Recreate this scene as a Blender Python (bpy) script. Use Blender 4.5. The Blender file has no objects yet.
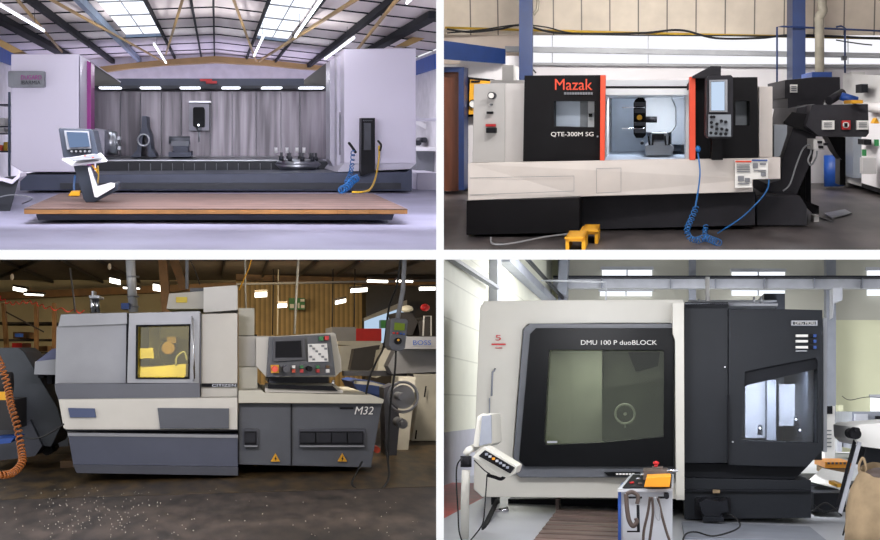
import bpy, math, random
from mathutils import Vector, Matrix
random.seed(7)
S_ = bpy.context.scene
COL = S_.collection
F = 1200.0            # focal length in pixels of the 880 wide frame
EYE = Vector((0, 0, 6))

# ---------------------------------------------------------------- materials
def lin(c):
    return tuple(((x/255)/12.92 if x/255 <= .04045 else ((x/255+.055)/1.055)**2.4) for x in c)
MATS = {}
def mat(key, col, rough=.5, metal=0, var=.06, scale=3, bump=0, stretch=None, emit=0, spec=.5, col2=None, detail=4, big=0):
    m = bpy.data.materials.new(key); m.use_nodes = True
    nt = m.node_tree; b = nt.nodes['Principled BSDF']
    c = lin(col)
    tc = nt.nodes.new('ShaderNodeTexCoord'); mp = nt.nodes.new('ShaderNodeMapping')
    nz = nt.nodes.new('ShaderNodeTexNoise'); rp = nt.nodes.new('ShaderNodeValToRGB')
    nt.links.new(tc.outputs['Object'], mp.inputs[0]); nt.links.new(mp.outputs[0], nz.inputs[0])
    nz.inputs['Scale'].default_value = scale; nz.inputs['Detail'].default_value = detail
    if stretch: mp.inputs['Scale'].default_value = stretch
    nt.links.new(nz.outputs[0], rp.inputs[0])
    c2 = lin(col2) if col2 else None
    lo = [x*(1-var*1.6) for x in c] if not c2 else c2
    hi = [min(1, x*(1+var*1.2)) for x in c] if not c2 else c
    rp.color_ramp.elements[0].position = .35; rp.color_ramp.elements[1].position = .65
    rp.color_ramp.elements[0].color = (*lo, 1); rp.color_ramp.elements[1].color = (*hi, 1)
    out = rp.outputs[0]
    if big:
        n2 = nt.nodes.new('ShaderNodeTexNoise'); n2.inputs['Scale'].default_value = .55; n2.inputs['Detail'].default_value = 6
        nt.links.new(tc.outputs['Object'], n2.inputs[0])
        mr = nt.nodes.new('ShaderNodeMapRange'); mr.inputs['From Min'].default_value = .35; mr.inputs['From Max'].default_value = .65
        mr.inputs['To Min'].default_value = 1-big; mr.inputs['To Max'].default_value = 1+big
        nt.links.new(n2.outputs[0], mr.inputs[0])
        vs = nt.nodes.new('ShaderNodeVectorMath'); vs.operation = 'SCALE'
        nt.links.new(out, vs.inputs[0]); nt.links.new(mr.outputs[0], vs.inputs['Scale']); out = vs.outputs[0]
    nt.links.new(out, b.inputs['Base Color'])
    b.inputs['Roughness'].default_value = rough; b.inputs['Metallic'].default_value = metal
    b.inputs['Specular IOR Level'].default_value = spec
    if emit:
        b.inputs['Emission Color'].default_value = (*c, 1); b.inputs['Emission Strength'].default_value = emit
    if bump:
        bp = nt.nodes.new('ShaderNodeBump'); bp.inputs['Strength'].default_value = bump
        nt.links.new(nz.outputs[0], bp.inputs['Height']); nt.links.new(bp.outputs[0], b.inputs['Normal'])
    MATS[key] = m
    return m
def bands(key, ca, cb, period, axis=0, duty=.5, rough=.6, metal=0, soft=.1, noise=0):
    """two colours alternating along one local axis: joints of sheets, corrugation, planks"""
    m = mat(key, ca, rough, metal); nt = m.node_tree; b = nt.nodes['Principled BSDF']
    tc = nt.nodes.new('ShaderNodeTexCoord'); sp = nt.nodes.new('ShaderNodeSeparateXYZ')
    nt.links.new(tc.outputs['Object'], sp.inputs[0])
    d = nt.nodes.new('ShaderNodeMath'); d.operation = 'DIVIDE'; d.inputs[1].default_value = period
    fr = nt.nodes.new('ShaderNodeMath'); fr.operation = 'FRACT'
    nt.links.new(sp.outputs[axis], d.inputs[0]); nt.links.new(d.outputs[0], fr.inputs[0])
    rp = nt.nodes.new('ShaderNodeValToRGB')
    nt.links.new(fr.outputs[0], rp.inputs[0])
    e = rp.color_ramp.elements
    e[0].position = max(0, duty-soft); e[0].color = (*lin(ca), 1)
    e[1].position = min(1, duty+soft); e[1].color = (*lin(cb), 1)
    out = rp.outputs[0]
    if noise:
        nz = nt.nodes.new('ShaderNodeTexNoise'); nz.inputs['Scale'].default_value = 2.2
        nz.inputs['Detail'].default_value = 8
        nt.links.new(tc.outputs['Object'], nz.inputs[0])
        mr = nt.nodes.new('ShaderNodeMapRange'); mr.inputs['To Min'].default_value = 1-noise; mr.inputs['To Max'].default_value = 1+noise
        mr.inputs['From Min'].default_value = .3; mr.inputs['From Max'].default_value = .7
        nt.links.new(nz.outputs[0], mr.inputs[0])
        mx = nt.nodes.new('ShaderNodeVectorMath'); mx.operation = 'SCALE'
        nt.links.new(out, mx.inputs[0]); nt.links.new(mr.outputs[0], mx.inputs['Scale']); out = mx.outputs[0]
    nt.links.new(out, b.inputs['Base Color'])
    return m
def glass(key, tint, gloss=.12, rough=.05):
    m = bpy.data.materials.new(key); m.use_nodes = True; nt = m.node_tree; nt.nodes.clear()
    o = nt.nodes.new('ShaderNodeOutputMaterial'); mx = nt.nodes.new('ShaderNodeMixShader')
    t = nt.nodes.new('ShaderNodeBsdfTransparent'); g = nt.nodes.new('ShaderNodeBsdfGlossy')
    t.inputs[0].default_value = (*lin(tint), 1); g.inputs['Roughness'].default_value = rough
    g.inputs[0].default_value = (.9, .9, .9, 1)
    mx.inputs[0].default_value = gloss
    nt.links.new(t.outputs[0], mx.inputs[1]); nt.links.new(g.outputs[0], mx.inputs[2]); nt.links.new(mx.outputs[0], o.inputs[0])
    MATS[key] = m; return m
def lamp_mat(key, col, strength):
    m = bpy.data.materials.new(key); m.use_nodes = True; nt = m.node_tree; nt.nodes.clear()
    o = nt.nodes.new('ShaderNodeOutputMaterial'); e = nt.nodes.new('ShaderNodeEmission')
    e.inputs[0].default_value = (*lin(col), 1); e.inputs[1].default_value = strength
    nt.links.new(e.outputs[0], o.inputs[0]); MATS[key] = m; return m

# ---------------------------------------------------------------- halls
class Hall:
    """one hall of the building: its long axis runs from the lookout through (cu, cv)"""
    def __init__(s, cu, cv, D, h):
        s.cu, s.cv, s.D, s.h, s.S = cu, cv, D, h, D/F
        fw = Vector(((cu-440)/F, 1, -(cv-270)/F)).normalized()
        rt = fw.cross(Vector((0, 0, 1))).normalized(); up = rt.cross(fw)
        s.R = Matrix((rt, fw, up)).transposed()
        s.O = EYE + fw*D
        s.M = Matrix.Translation(s.O) @ s.R.to_4x4()
        s.eye = Vector((0, -D, 0))
H = None
def P(u, v, d=1.0):
    """hall point seen at (u, v), at d times the distance of the hall's main machine"""
    r = H.R.transposed() @ Vector(((u-440)/F, 1, -(v-270)/F))
    return H.eye + r*(H.D*d/r.y)
def fd(v): return H.h/(v-H.cv)          # d of a floor point seen at height v
def Y(d): return H.D*(d-1)
def px(d=1.0): return H.S*d

class MB:
    def __init__(s): s.v, s.f, s.sm = [], [], []
    def add(s, vs, fs, smooth=False):
        b = len(s.v); s.v += [Vector(x) for x in vs]; s.f += [tuple(b+i for i in f) for f in fs]; s.sm += [smooth]*len(fs); return s
    def loft(s, A, B):
        n = len(A)
        fs = [tuple(range(n-1, -1, -1)), tuple(range(n, 2*n))] + [(i, (i+1) % n, n+(i+1) % n, n+i) for i in range(n)]
        return s.add(list(A)+list(B), fs)
    def prism(s, pts, d0, d1):
        A = [P(u, v, d0) for u, v in pts]
        dy = Vector((0, H.D*(d1-d0), 0))
        return s.loft(A, [a+dy for a in A])
    def hull(s, pa, da, pb, db):
        return s.loft([P(u, v, da) for u, v in pa], [P(u, v, db) for u, v in pb])
    def pts8(s, A, B): return s.loft([P(*a) for a in A], [P(*b) for b in B])
    def box(s, u0, v0, u1, v1, d0=1, d1=1.1): return s.prism([(u0, v0), (u1, v0), (u1, v1), (u0, v1)], d0, d1)
    def ring(s, out, inn, d0, d1):
        """frame between two outlines of equal point count"""
        n = len(out); dy = Vector((0, H.D*(d1-d0), 0))
        A = [P(u, v, d0) for u, v in out]; B = [P(u, v, d0) for u, v in inn]
        vs = A+B+[a+dy for a in A]+[b+dy for b in B]; fs = []
        for i in range(n):
            j = (i+1) % n
            fs += [(i, j, n+j, n+i), (2*n+i, 3*n+i, 3*n+j, 2*n+j), (i, 2*n+i, 2*n+j, j), (n+i, n+j, 3*n+j, 3*n+i)]
        return s.add(vs, fs)
    def cyl(s, a, b, ra, rb=None, seg=16):
        rb = ra if rb is None else rb
        ax = (b-a).normalized(); t = Vector((0, 0, 1)) if abs(ax.z) < .9 else Vector((1, 0, 0))
        x = ax.cross(t).normalized(); y = ax.cross(x)
        c = [(math.cos(2*math.pi*i/seg), math.sin(2*math.pi*i/seg)) for i in range(seg)]
        A = [a+(x*p+y*q)*ra for p, q in c]; B = [b+(x*p+y*q)*rb for p, q in c]
        n = seg; base = len(s.v); s.v += A+B
        s.f += [tuple(base+i for i in range(n-1, -1, -1)), tuple(base+n+i for i in range(n))]; s.sm += [False]*2
        s.f += [(base+i, base+(i+1) % n, base+n+(i+1) % n, base+n+i) for i in range(n)]; s.sm += [True]*n
        return s
    def disc(s, u, v, r, d0, d1, r2=None, seg=20):
        a = P(u, v, d0); b = a+Vector((0, H.D*(d1-d0), 0)); q = px(d0)
        return s.cyl(a, b, r*q, (r if r2 is None else r2)*q, seg)
    def tube(s, pts, r, seg=8, closed=False):
        pts = [Vector(p) for p in pts]; n = len(pts); rings = []; prev = None
        for i, p in enumerate(pts):
            a = pts[(i-1) % n] if closed or i else p; b = pts[(i+1) % n] if closed or i < n-1 else p
            t = (b-a).normalized()
            x = (prev - t*prev.dot(t)) if prev else t.cross(Vector((0, 0, 1)) if abs(t.z) < .9 else Vector((1, 0, 0)))
            x = x.normalized(); prev = x; y = t.cross(x)
            rr = r[i] if isinstance(r, (list, tuple)) else r
            rings.append([p+(x*math.cos(2*math.pi*k/seg)+y*math.sin(2*math.pi*k/seg))*rr for k in range(seg)])
        b0 = len(s.v)
        for q in rings: s.v += q
        m = n if closed else n-1
        for i in range(m):
            j = (i+1) % n
            for k in range(seg):
                l = (k+1) % seg
                s.f.append((b0+i*seg+k, b0+i*seg+l, b0+j*seg+l, b0+j*seg+k)); s.sm.append(True)
        if not closed:
            s.f += [tuple(b0+k for k in range(seg-1, -1, -1)), tuple(b0+(n-1)*seg+k for k in range(seg))]; s.sm += [False]*2
        return s
    def bar(s, a, b, w, h):
        """square section bar between two points, w across, h high"""
        t = (b-a).normalized(); up = Vector((0, 0, 1)) if abs(t.z) < .9 else Vector((0, 1, 0))
        x = t.cross(up).normalized(); y = x.cross(t)
        c = [(-w/2, -h/2), (w/2, -h/2), (w/2, h/2), (-w/2, h/2)]
        return s.loft([a+x*p+y*q for p, q in c], [b+x*p+y*q for p, q in c])
    def ball(s, c, r, sx=1, sy=1, sz=1, seg=14, rings=8):
        b = len(s.v)
        for i in range(rings+1):
            th = math.pi*i/rings
            for k in range(seg):
                ph = 2*math.pi*k/seg
                s.v.append(c+Vector((math.sin(th)*math.cos(ph)*r*sx, math.sin(th)*math.sin(ph)*r*sy, math.cos(th)*r*sz)))
        for i in range(rings):
            for k in range(seg):
                l = (k+1) % seg
                s.f.append((b+i*seg+k, b+(i+1)*seg+k, b+(i+1)*seg+l, b+i*seg+l)); s.sm.append(True)
        return s

def mesh_of(mb, name, off):
    me = bpy.data.meshes.new(name)
    me.from_pydata([tuple(v-off) for v in mb.v], [], mb.f)
    me.validate(); me.update()
    for p, q in zip(me.polygons, mb.sm): p.use_smooth = q
    import bmesh
    bm = bmesh.new(); bm.from_mesh(me); bmesh.ops.recalc_face_normals(bm, faces=bm.faces); bm.to_mesh(me); bm.free()
    return me
def m_(m): return MATS[m] if isinstance(m, str) else m
def props(o, label=None, cat=None, group=None, kind=None):
    if label: o['label'] = label
    if cat: o['category'] = cat
    if group: o['group'] = group
    if kind: o['kind'] = kind
def thing(name, label, cat, u, v, d=1.0, group=None, kind=None):
    o = bpy.data.objects.new(name, None); COL.objects.link(o); o.empty_display_size = .2
    p = P(u, v, d); o.matrix_world = H.M @ Matrix.Translation(p); o['_b'] = tuple(p)
    props(o, label, cat, group, kind); return o
def bev(o, w):
    b = o.modifiers.new('bevel', 'BEVEL'); b.width = w*H.S; b.segments = 2; b.limit_method = 'ANGLE'; b.angle_limit = .7
def part(name, m, par, mb, label=None, bevel=0, kind=None):
    off = Vector(par['_b'])
    o = bpy.data.objects.new(name, mesh_of(mb, name, off)); COL.objects.link(o)
    o.parent = par; o['_b'] = tuple(off); o.data.materials.append(m_(m))
    if bevel: bev(o, bevel)
    props(o, label, kind=kind); return o
def solo(name, m, mb, label=None, cat=None, group=None, kind=None, bevel=0):
    n = len(mb.v); c = sum(mb.v, Vector())/n; c.z = min(v.z for v in mb.v)
    o = bpy.data.objects.new(name, mesh_of(mb, name, c)); COL.objects.link(o)
    o.matrix_world = H.M @ Matrix.Translation(c); o['_b'] = tuple(c); o.data.materials.append(m_(m))
    if bevel: bev(o, bevel)
    props(o, label, cat, group, kind); return o
def room(name, m, mb, n_off=None): return solo(name, m, mb, kind='structure')
def bx(*bs):
    mb = MB()
    for b in bs: mb.box(*b)
    return mb
def pr(pts, d0, d1): return MB().prism(pts, d0, d1)
def rr(u0, v0, u1, v1, r, n=5):
    o = []
    for cx, cy, a in ((u1-r, v0+r, -90), (u1-r, v1-r, 0), (u0+r, v1-r, 90), (u0+r, v0+r, 180)):
        for i in range(n+1):
            t = math.radians(a+90*i/n); o.append((cx+r*math.cos(t), cy+r*math.sin(t)))
    return o
def spline(pts, n=8):
    """smooth path through hall points"""
    pts = [Vector(p) for p in pts]; out = []
    for i in range(len(pts)-1):
        p0 = pts[max(i-1, 0)]; p1 = pts[i]; p2 = pts[i+1]; p3 = pts[min(i+2, len(pts)-1)]
        for k in range(n):
            t = k/n
            out.append(.5*((2*p1)+(p2-p0)*t+(2*p0-5*p1+4*p2-p3)*t*t+(3*p1-p0-3*p2+p3)*t**3))
    return out+[pts[-1]]
def hose(pts, r, n=8, seg=7):
    """pts (u, v, d); r in pixels at the main distance"""
    return MB().tube(spline([P(*p) for p in pts], n), r*H.S*pts[0][2], seg)
def coil(pts, R, r, turns, seg=6):
    path = spline([P(*p) for p in pts], 24); q = H.S*pts[0][2]
    N = int(turns*12); out = []; up = Vector((.3, .9, .2)).normalized()
    for i in range(N+1):
        t = i/N*(len(path)-1); k = min(int(t), len(path)-2); p = path[k].lerp(path[k+1], t-k)
        tg = (path[k+1]-path[k]).normalized(); x = tg.cross(up).normalized(); y = tg.cross(x)
        a = 2*math.pi*turns*i/N
        out.append(p+(x*math.cos(a)+y*math.sin(a))*R*q)
    return MB().tube(out, r*q, seg)
def text(s, quad, d, m, par, depth=.35, bold=0, name='lettering', label=None, shear=0, space=1):
    """raised lettering filling the quad (u0, v0, u1, v1); quad may also be 4 corners tl, tr, br, bl"""
    cu = bpy.data.curves.new('t', 'FONT'); cu.body = s; cu.resolution_u = 4; cu.offset = bold; cu.shear = shear
    cu.space_character = space; cu.fill_mode = 'FRONT'
    to = bpy.data.objects.new('t', cu); COL.objects.link(to)
    dg = bpy.context.evaluated_depsgraph_get(); dg.update()
    me = bpy.data.meshes.new_from_object(to.evaluated_get(dg))
    bpy.data.objects.remove(to); bpy.data.curves.remove(cu)
    xs = [v.co.x for v in me.vertices]; ys = [v.co.y for v in me.vertices]
    x0, x1, y0, y1 = min(xs), max(xs), min(ys), max(ys)
    if len(quad) == 4 and not isinstance(quad[0], (tuple, list)):
        u0, v0, u1, v1 = quad; quad = [(u0, v0), (u1, v0), (u1, v1), (u0, v1)]
    tl, tr, br, bl = [P(q[0], q[1], q[2] if len(q) > 2 else d) for q in quad]
    dn = (tr-tl).cross(bl-tl).normalized()
    if dn.y < 0: dn = -dn
    off = Vector(par['_b'])
    def put(a, b): return (tl*(1-a)+tr*a)*(b)+(bl*(1-a)+br*a)*(1-b)
    vs = [put((v.co.x-x0)/(x1-x0), (v.co.y-y0)/(y1-y0)) for v in me.vertices]
    n = len(vs); t = dn*depth*H.S
    fs = [tuple(p.vertices) for p in me.polygons]
    ec = {}
    for f in fs:
        for i in range(len(f)):
            a, b = f[i], f[(i+1) % len(f)]
            ec[(a, b)] = 1
    fs2 = list(fs)+[tuple(n+i for i in reversed(f)) for f in fs]
    fs2 += [(b, a, n+a, n+b) for (a, b) in ec if (b, a) not in ec]
    mb = MB(); mb.add([v-t for v in vs]+[v for v in vs], fs2)
    bpy.data.meshes.remove(me)
    return part(name, m, par, mb, label)
def area(x, z, d, w, l, power, col=(255, 255, 255), tilt=0, name='added_hall_light', yaw=0):
    """added unseen area light at x, z pixels from the hall axis, shining down, tilted forward by tilt degrees"""
    L = bpy.data.lights.new(name, 'AREA'); L.shape = 'RECTANGLE'; L.size = w*H.S; L.size_y = l*H.S
    L.energy = power; L.color = lin(col)
    o = bpy.data.objects.new(name, L); COL.objects.link(o)
    o.matrix_world = H.M @ Matrix.Translation((x*H.S, Y(d), z*H.S)) @ Matrix.Rotation(math.radians(yaw), 4, 'Z') @ Matrix.Rotation(math.radians(tilt), 4, 'X')
    o['kind'] = 'helper'
    return o

# ---------------------------------------------------------------- shared palette
mat('white_paint', (236, 234, 236), .35, var=.015)
mat('divider_white', (252, 252, 252), .7, var=.0)
mat('black_paint', (22, 22, 26), .5, var=.1, spec=.15)
mat('dark_metal', (48, 50, 58), .45, .2, var=.1)
mat('mid_grey', (120, 122, 128), .5, var=.08)
mat('steel', (170, 172, 178), .3, .9, var=.1)
mat('chrome', (225, 225, 230), .12, 1, var=.02)
mat('rubber', (14, 14, 16), .7, var=.1)
mat('orange', (226, 72, 36), .4, var=.03)
mat('yellow', (222, 160, 20), .5, var=.06)
mat('blue_paint', (28, 72, 150), .45, var=.08)
mat('blue_hose', (24, 96, 160), .4, var=.05)
mat('yellow_hose', (215, 170, 30), .5, var=.05)
mat('red_paint', (190, 25, 30), .45, var=.05)
mat('green_paint', (34, 118, 62), .5, var=.05)
mat('paper', (238, 236, 232), .7, var=.01)
mat('ink', (26, 26, 30), .7, var=.02, spec=.15)
lamp_mat('tube_glow', (240, 245, 255), 6)
lamp_mat('lamp_warm', (255, 250, 235), 5)
# ================================================================ hall with the long bed machine
H = H1 = Hall(216, 138, 28.8, 55)
mat('h1_floor', (158, 156, 180), .45, var=.06, scale=.9, detail=10, big=.08)
mat('h1_roof', (226, 216, 214), .8, var=.05, scale=.3)
mat('h1_rafter', (26, 27, 33), .75, var=.1, spec=.15)
mat('h1_bluegrey', (110, 128, 150), .5, var=.1)
mat('h1_tan', (172, 140, 88), .6, var=.15, scale=.8)
mat('h1_wall', (228, 224, 230), .7, var=.05)
mat('h1_housing', (214, 208, 224), .35, var=.012, scale=.4)
mat('h1_housing_side', (196, 192, 206), .35, var=.02)
mat('h1_quill', (112, 114, 122), .4, .3, var=.08)
mat('h1_olive', (84, 80, 74), .6, var=.03)
mat('h1_magenta', (150, 20, 130), .4, var=.03)
mat('h1_navy', (58, 64, 84), .4, .1, var=.06)
mat('h1_dark', (36, 38, 46), .5, .1, var=.1)
mat('h1_sheet', (112, 107, 113), .34, .75, var=.3, scale=3, stretch=(1.6, .2, .1), bump=.05)
bands('h1_deck', (112, 88, 80), (66, 50, 45), .62, 1, .86, soft=.03, noise=.16)
mat('h1_wood', (172, 122, 68), .6, var=.15, scale=2)
mat('h1_console', (38, 45, 58), .4, var=.05)
mat('h1_blueband', (30, 90, 185), .5, var=.05)
lamp_mat('sky_panel', (238, 244, 255), 1.6)
lamp_mat('h1_screen', (132, 156, 196), .75)
def q1(x, z, q):           # hall 1: x, z at unit distance, q = eave scale
    return Vector((x*H.S*1.15, Y(1.15/q), z*H.S*1.15))
def roofz(x): return 109.5-.0764*abs(x)
def rpt(u, v, drop=0):
    """point just under the roof seen at (u, v)"""
    r = P(u, v, 1)-H.eye; X = r.x/H.S/F; Z = r.z/H.S/F
    # z(x): z = 109.5 - .0764|x| with x = X*t, z = Z*t (t in px)
    t = (109.5-drop)/(Z+.0764*abs(X)); k = H.S*1.15
    return H.eye+Vector((X*t*k, t*k, Z*t*k)) 
# setting
mb = MB(); y0 = fd(251); 
mb.pts8([(-60, 252, fd(252)), (440, 252, fd(252)), (440, 252.6, fd(252)), (-60, 252.6, fd(252))],
        [(-30, 138+55/1.6, 1.6), (440, 138+55/1.6, 1.6), (440, 139+55/1.6, 1.6), (-30, 139+55/1.6, 1.6)])
room('floor', 'h1_floor', mb)
def roofslab(xa, xb, qa, qb, th=3):
    mb = MB()
    A = [q1(xa, roofz(xa), qa), q1(xb, roofz(xb), qa), q1(xb, roofz(xb), qb), q1(xa, roofz(xa), qb)]
    return mb.loft(A, [a+Vector((0, 0, th*H.S)) for a in A])
# roof sheets, leaving the two rooflight openings
QN, QF = 2.3, .74
mb = MB()
for xa, xb, qa, qb in ((-216, -90, QN, QF), (-90, -54, .94, QF), (-54, 0, QN, QF), (0, 41, QN, QF), (41, 73.5, .94, QF), (73.5, 216, 1.037, QF)):
    if xb > 100: mb2 = 1
    s = roofslab(xa, xb, qa, qb); mb.add(s.v, s.f)
A = [q1(73.5, roofz(73.5), QN), q1(220/QN, roofz(220/QN), QN), q1(214, roofz(214), 1.037), q1(73.5, roofz(73.5), 1.037)]
mb.loft(A, [a+Vector((0, 0, 3*H.S)) for a in A])
room('ceiling', 'h1_roof', mb)
for k, (xa, xb) in enumerate(((-90, -54), (41, 73.5))):
    t = thing('skylight', ['wide translucent rooflight nearer the side with the grey steel beam', 'translucent rooflight with a long tube lamp hanging along its edge'][k], 'skylight', 216, 40, 1.2, 'rooflights over the long bed machine')
    xa, xb = xa+.5, xb-.5
    s = roofslab(xa, xb, QN, .945, 1); part('glazing', 'sky_panel', t, s)
    g = MB()
    for q in (1.02, 1.12, 1.24, 1.36, 1.5, 1.7, 1.95):
        g.loft([q1(xa, roofz(xa)-.4, q), q1(xb, roofz(xb)-.4, q), q1(xb, roofz(xb)-.4, q-.008), q1(xa, roofz(xa)-.4, q-.008)],
               [q1(xa, roofz(xa)-1, q), q1(xb, roofz(xb)-1, q), q1(xb, roofz(xb)-1, q-.008), q1(xa, roofz(xa)-1, q-.008)])
    xm = (xa+xb)/2
    g.bar(q1(xm, roofz(xm)-1, QN), q1(xm, roofz(xm)-1, .94), .8*H.S, 1*H.S)
    part('glazing_bar', 'mid_grey', t, g)
    part('kerb', 'h1_bluegrey', t, MB().bar(q1(xa, roofz(xa)-2.6, .95), q1(xb, roofz(xb)-2.6, .95), .6*H.S, 3*H.S))
# sheet joints: thin battens across the roof
for q in (.79, .85, .92, .99, 1.07, 1.16, 1.26, 1.37, 1.5):
    for sx in (-1, 1):
        mb = MB(); xs = [0, 60, 120, 216]; lim = 216 if sx < 0 else min(216, 222/q)
        spans = [(0, 216)] if q < .95 else ([(0, 54), (90, 216)] if sx < 0 else [(0, 41), (73.5, 216)])
        for a, b in spans:
            b = min(b, lim); mb.bar(q1(sx*a, roofz(a)-1, q), q1(sx*b, roofz(b)-1, q), .7*H.S, 1.2*H.S)
        solo('roof_batten', 'h1_rafter', mb, 'thin dark batten running across the pale roof sheets', 'batten', 'battens across the pale roof sheets')
raf = [(-172, 12, 6, 'h1_rafter', 'widest dark roof beam, on the side of the housing with the name plate'), (-130.6, 5, 6, 'h1_rafter', 'dark roof beam passing behind the yellow brace above the name plate housing'),
       (-97, 5, 7, 'h1_bluegrey', 'blue grey steel roof beam along the edge of the rooflight'), (-52.5, 2.6, 4, 'h1_rafter', 'dark beam along the inner edge of the rooflight nearer the blue grey beam'),
       (-19, 2, 3, 'h1_rafter', 'thin dark roof beam just off the ridge on the blue grey beam side'), (-2, 2, 3, 'h1_rafter', 'thin dark roof beam running along the ridge'),
       (39, 2.4, 4, 'h1_rafter', 'dark beam along the inner edge of the rooflight with the lamp'), (76, 2.4, 4, 'h1_rafter', 'dark beam between the rooflight and the long tube lamp'),
       (119, 5, 6, 'h1_rafter', 'dark roof beam above the hanging lamp by the plain housing'), (158, 10, 6, 'h1_rafter', 'widest dark roof beam on the side of the plain housing')]
for x, w, h, m, lb in raf:
    solo('roof_beam', m, MB().bar(q1(x, roofz(x)-1-h/2, min(QN, 214/max(x, 1)) if x > 0 else QN), q1(x, roofz(x)-1-h/2, QF), w*H.S, h*H.S), lb, 'beam')
# back wall with curved tan tie beam
ub = lambda x: 216+x
d_b = 1.15/.74
room('wall_back', 'h1_wall', bx((40, 50, 392, 175, d_b, d_b+.02)))
solo('tie_beam', 'h1_tan', pr([(96, 67), (128, 63.5), (165, 59.5), (215, 56), (265, 59.5), (300, 63.5), (338, 67), (338, 71), (300, 68.5), (265, 65), (215, 62.5), (165, 65), (128, 68.5), (96, 73)], d_b-.03, d_b-.01),
     'long shallow arched tan beam below the roof on the back wall', 'beam')
# side walls
for sx, u, nm in ((-1, -1, 'wall_left'), (1, 1, 'wall_right')):
    mb = MB(); x = sx*218
    mb.loft([q1(x, 96, 1.5), q1(x, 96, QF), q1(x, -80, QF), q1(x, -80, 1.5)], [q1(x+sx*3, 96, 1.5), q1(x+sx*3, 96, QF), q1(x+sx*3, -80, QF), q1(x+sx*3, -80, 1.5)])
    def w1(x, z, d): return Vector((x*H.S, Y(d), z*H.S))
    d0 = .9 if sx < 0 else 1.142
    def wslab(xa, xb, z0, z1, da, db_): return MB().loft([w1(sx*xa, z0, da), w1(sx*xa, z1, da), w1(sx*xa, z1, db_), w1(sx*xa, z0, db_)], [w1(sx*xb, z0, da), w1(sx*xb, z1, da), w1(sx*xb, z1, db_), w1(sx*xb, z0, db_)])
    room(nm, 'h1_wall', wslab(250, 252, -62, 106, d0, 1.55))
    solo('fascia', 'h1_blueband', wslab(246.5, 249, 84, 101, d0, 1.5), 'blue fascia board on the wall beyond the '+('housing with the name plate' if sx < 0 else 'plain housing'), 'fascia')
solo('eave_beam', 'h1_tan', pr([(396, 46), (437, 24), (437, 33), (408, 46)], 1.06, 1.08), 'tan beam along the eave above the blue fascia by the plain housing', 'beam')
solo('eave_beam', 'h1_tan', pr([(-8, 35), (24, 52), (12, 53), (-8, 42)], 1.03, 1.05), 'tan beam along the eave above the name plate housing', 'beam')
# yellow braces
for k, (a, b, w) in enumerate((((48, -2), (164, 62), 1.3), ((16, -2), (62, 52), 1.3), ((183, -2), (166, 54), 1.3), ((233, -2), (256, 61), 1.3), ((358, -2), (259, 61), 1.6), ((398, -2), (357, 50), 1.4))):
    lb = ['yellow roof brace crossing the blue grey beam to the tie beam', 'short yellow brace above the name plate housing', 'yellow brace crossing beside the wide rooflight towards the ridge',
          'steep yellow brace between the ridge and the lamp rooflight', 'long yellow brace crossing beneath the rooflight with the lamp', 'yellow brace dropping behind the plain housing'][k]
    solo('roof_brace', 'h1_tan', MB().bar(rpt(*a, 9), rpt(*b, 9), w*1.6*H.S, w*1.6*H.S), lb, 'brace', 'yellow roof braces')
# hanging tube lamps
tubes = [((-14, -3), (44, 31), 'bright tube lamp above the name plate housing'), ((154, 44), (166, 63), 'tube lamp hanging below the wide rooflight'), ((265, 33), (254, 56), 'tube lamp hanging below the narrow rooflight'),
         ((323, -3), (295, 37), 'tube lamp running along the edge of the narrow rooflight'), ((354, 38), (325, 59), 'tube lamp just above the plain housing'), ((413, -3), (407, 3), 'tube lamp cut by the top edge over the plain housing')]
for a, b, lb in tubes:
    t = thing('tube_lamp', lb, 'lamp', a[0], a[1], 1, 'tube lamps hanging under the roof')
    A, B = rpt(*a, 17), rpt(*b, 17)
    part('tube', 'tube_glow', t, MB().cyl(A, B, .9*H.S, seg=10))
    part('housing', 'white_paint', t, MB().bar(A+Vector((0, 0, 1.6*H.S)), B+Vector((0, 0, 1.6*H.S)), 1.6*H.S, 1.2*H.S))
    for k in (.2, .8): c = A.lerp(B, k); part('suspension_wire', 'dark_metal', t, MB().cyl(c+Vector((0, 0, 2*H.S)), c+Vector((0, 0, 16*H.S)), .25*H.S, seg=6))

# ---- the machine
M = thing('bed_milling_machine', 'huge white and navy bed milling machine standing behind the wooden deck', 'machine', 216, 193, 1.0)
lh = part('housing', 'h1_housing', M, MB().prism([(11, 54), (79, 54), (79, 172), (23, 172), (11, 165)], 1.0, 1.085), bevel=.8)
part('side_door', 'h1_housing_side', lh, MB().loft([P(79.3, 55.5, 1.004), P(79.3, 128, 1.004), P(79.3, 128, 1.055), P(79.3, 60, 1.055)], [P(80, 55.9, 1.0), P(80, 128, 1.0), P(80, 128, 1.055), P(80, 60, 1.055)]))
part('corner_trim', 'h1_magenta', lh, pr([(87, 60.5), (91, 63), (91, 172), (87, 172)], 1.06, 1.09), label='magenta corner trim')
g = MB(); g.pts8([(91, 62, 1.09), (120.5, 82, 1.215), (120.5, 84.5, 1.215), (91, 86.5, 1.09)], [(88, 62, 1.09), (118, 82, 1.215), (118, 84.5, 1.215), (88, 86.5, 1.09)])
part('panel_rim', 'h1_housing', lh, MB().bar(P(91, 62, 1.085), P(120.5, 82, 1.21), .8*H.S, .8*H.S))
part('top_panel', 'h1_olive', lh, g, label='pale olive grey inner top panel')
g = MB(); g.pts8([(91, 86.5, 1.09), (120.5, 84, 1.42), (120.5, 158, 1.42), (91, 172, 1.09)], [(88, 86.5, 1.09), (118, 84, 1.42), (118, 158, 1.42), (88, 172, 1.09)])

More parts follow.
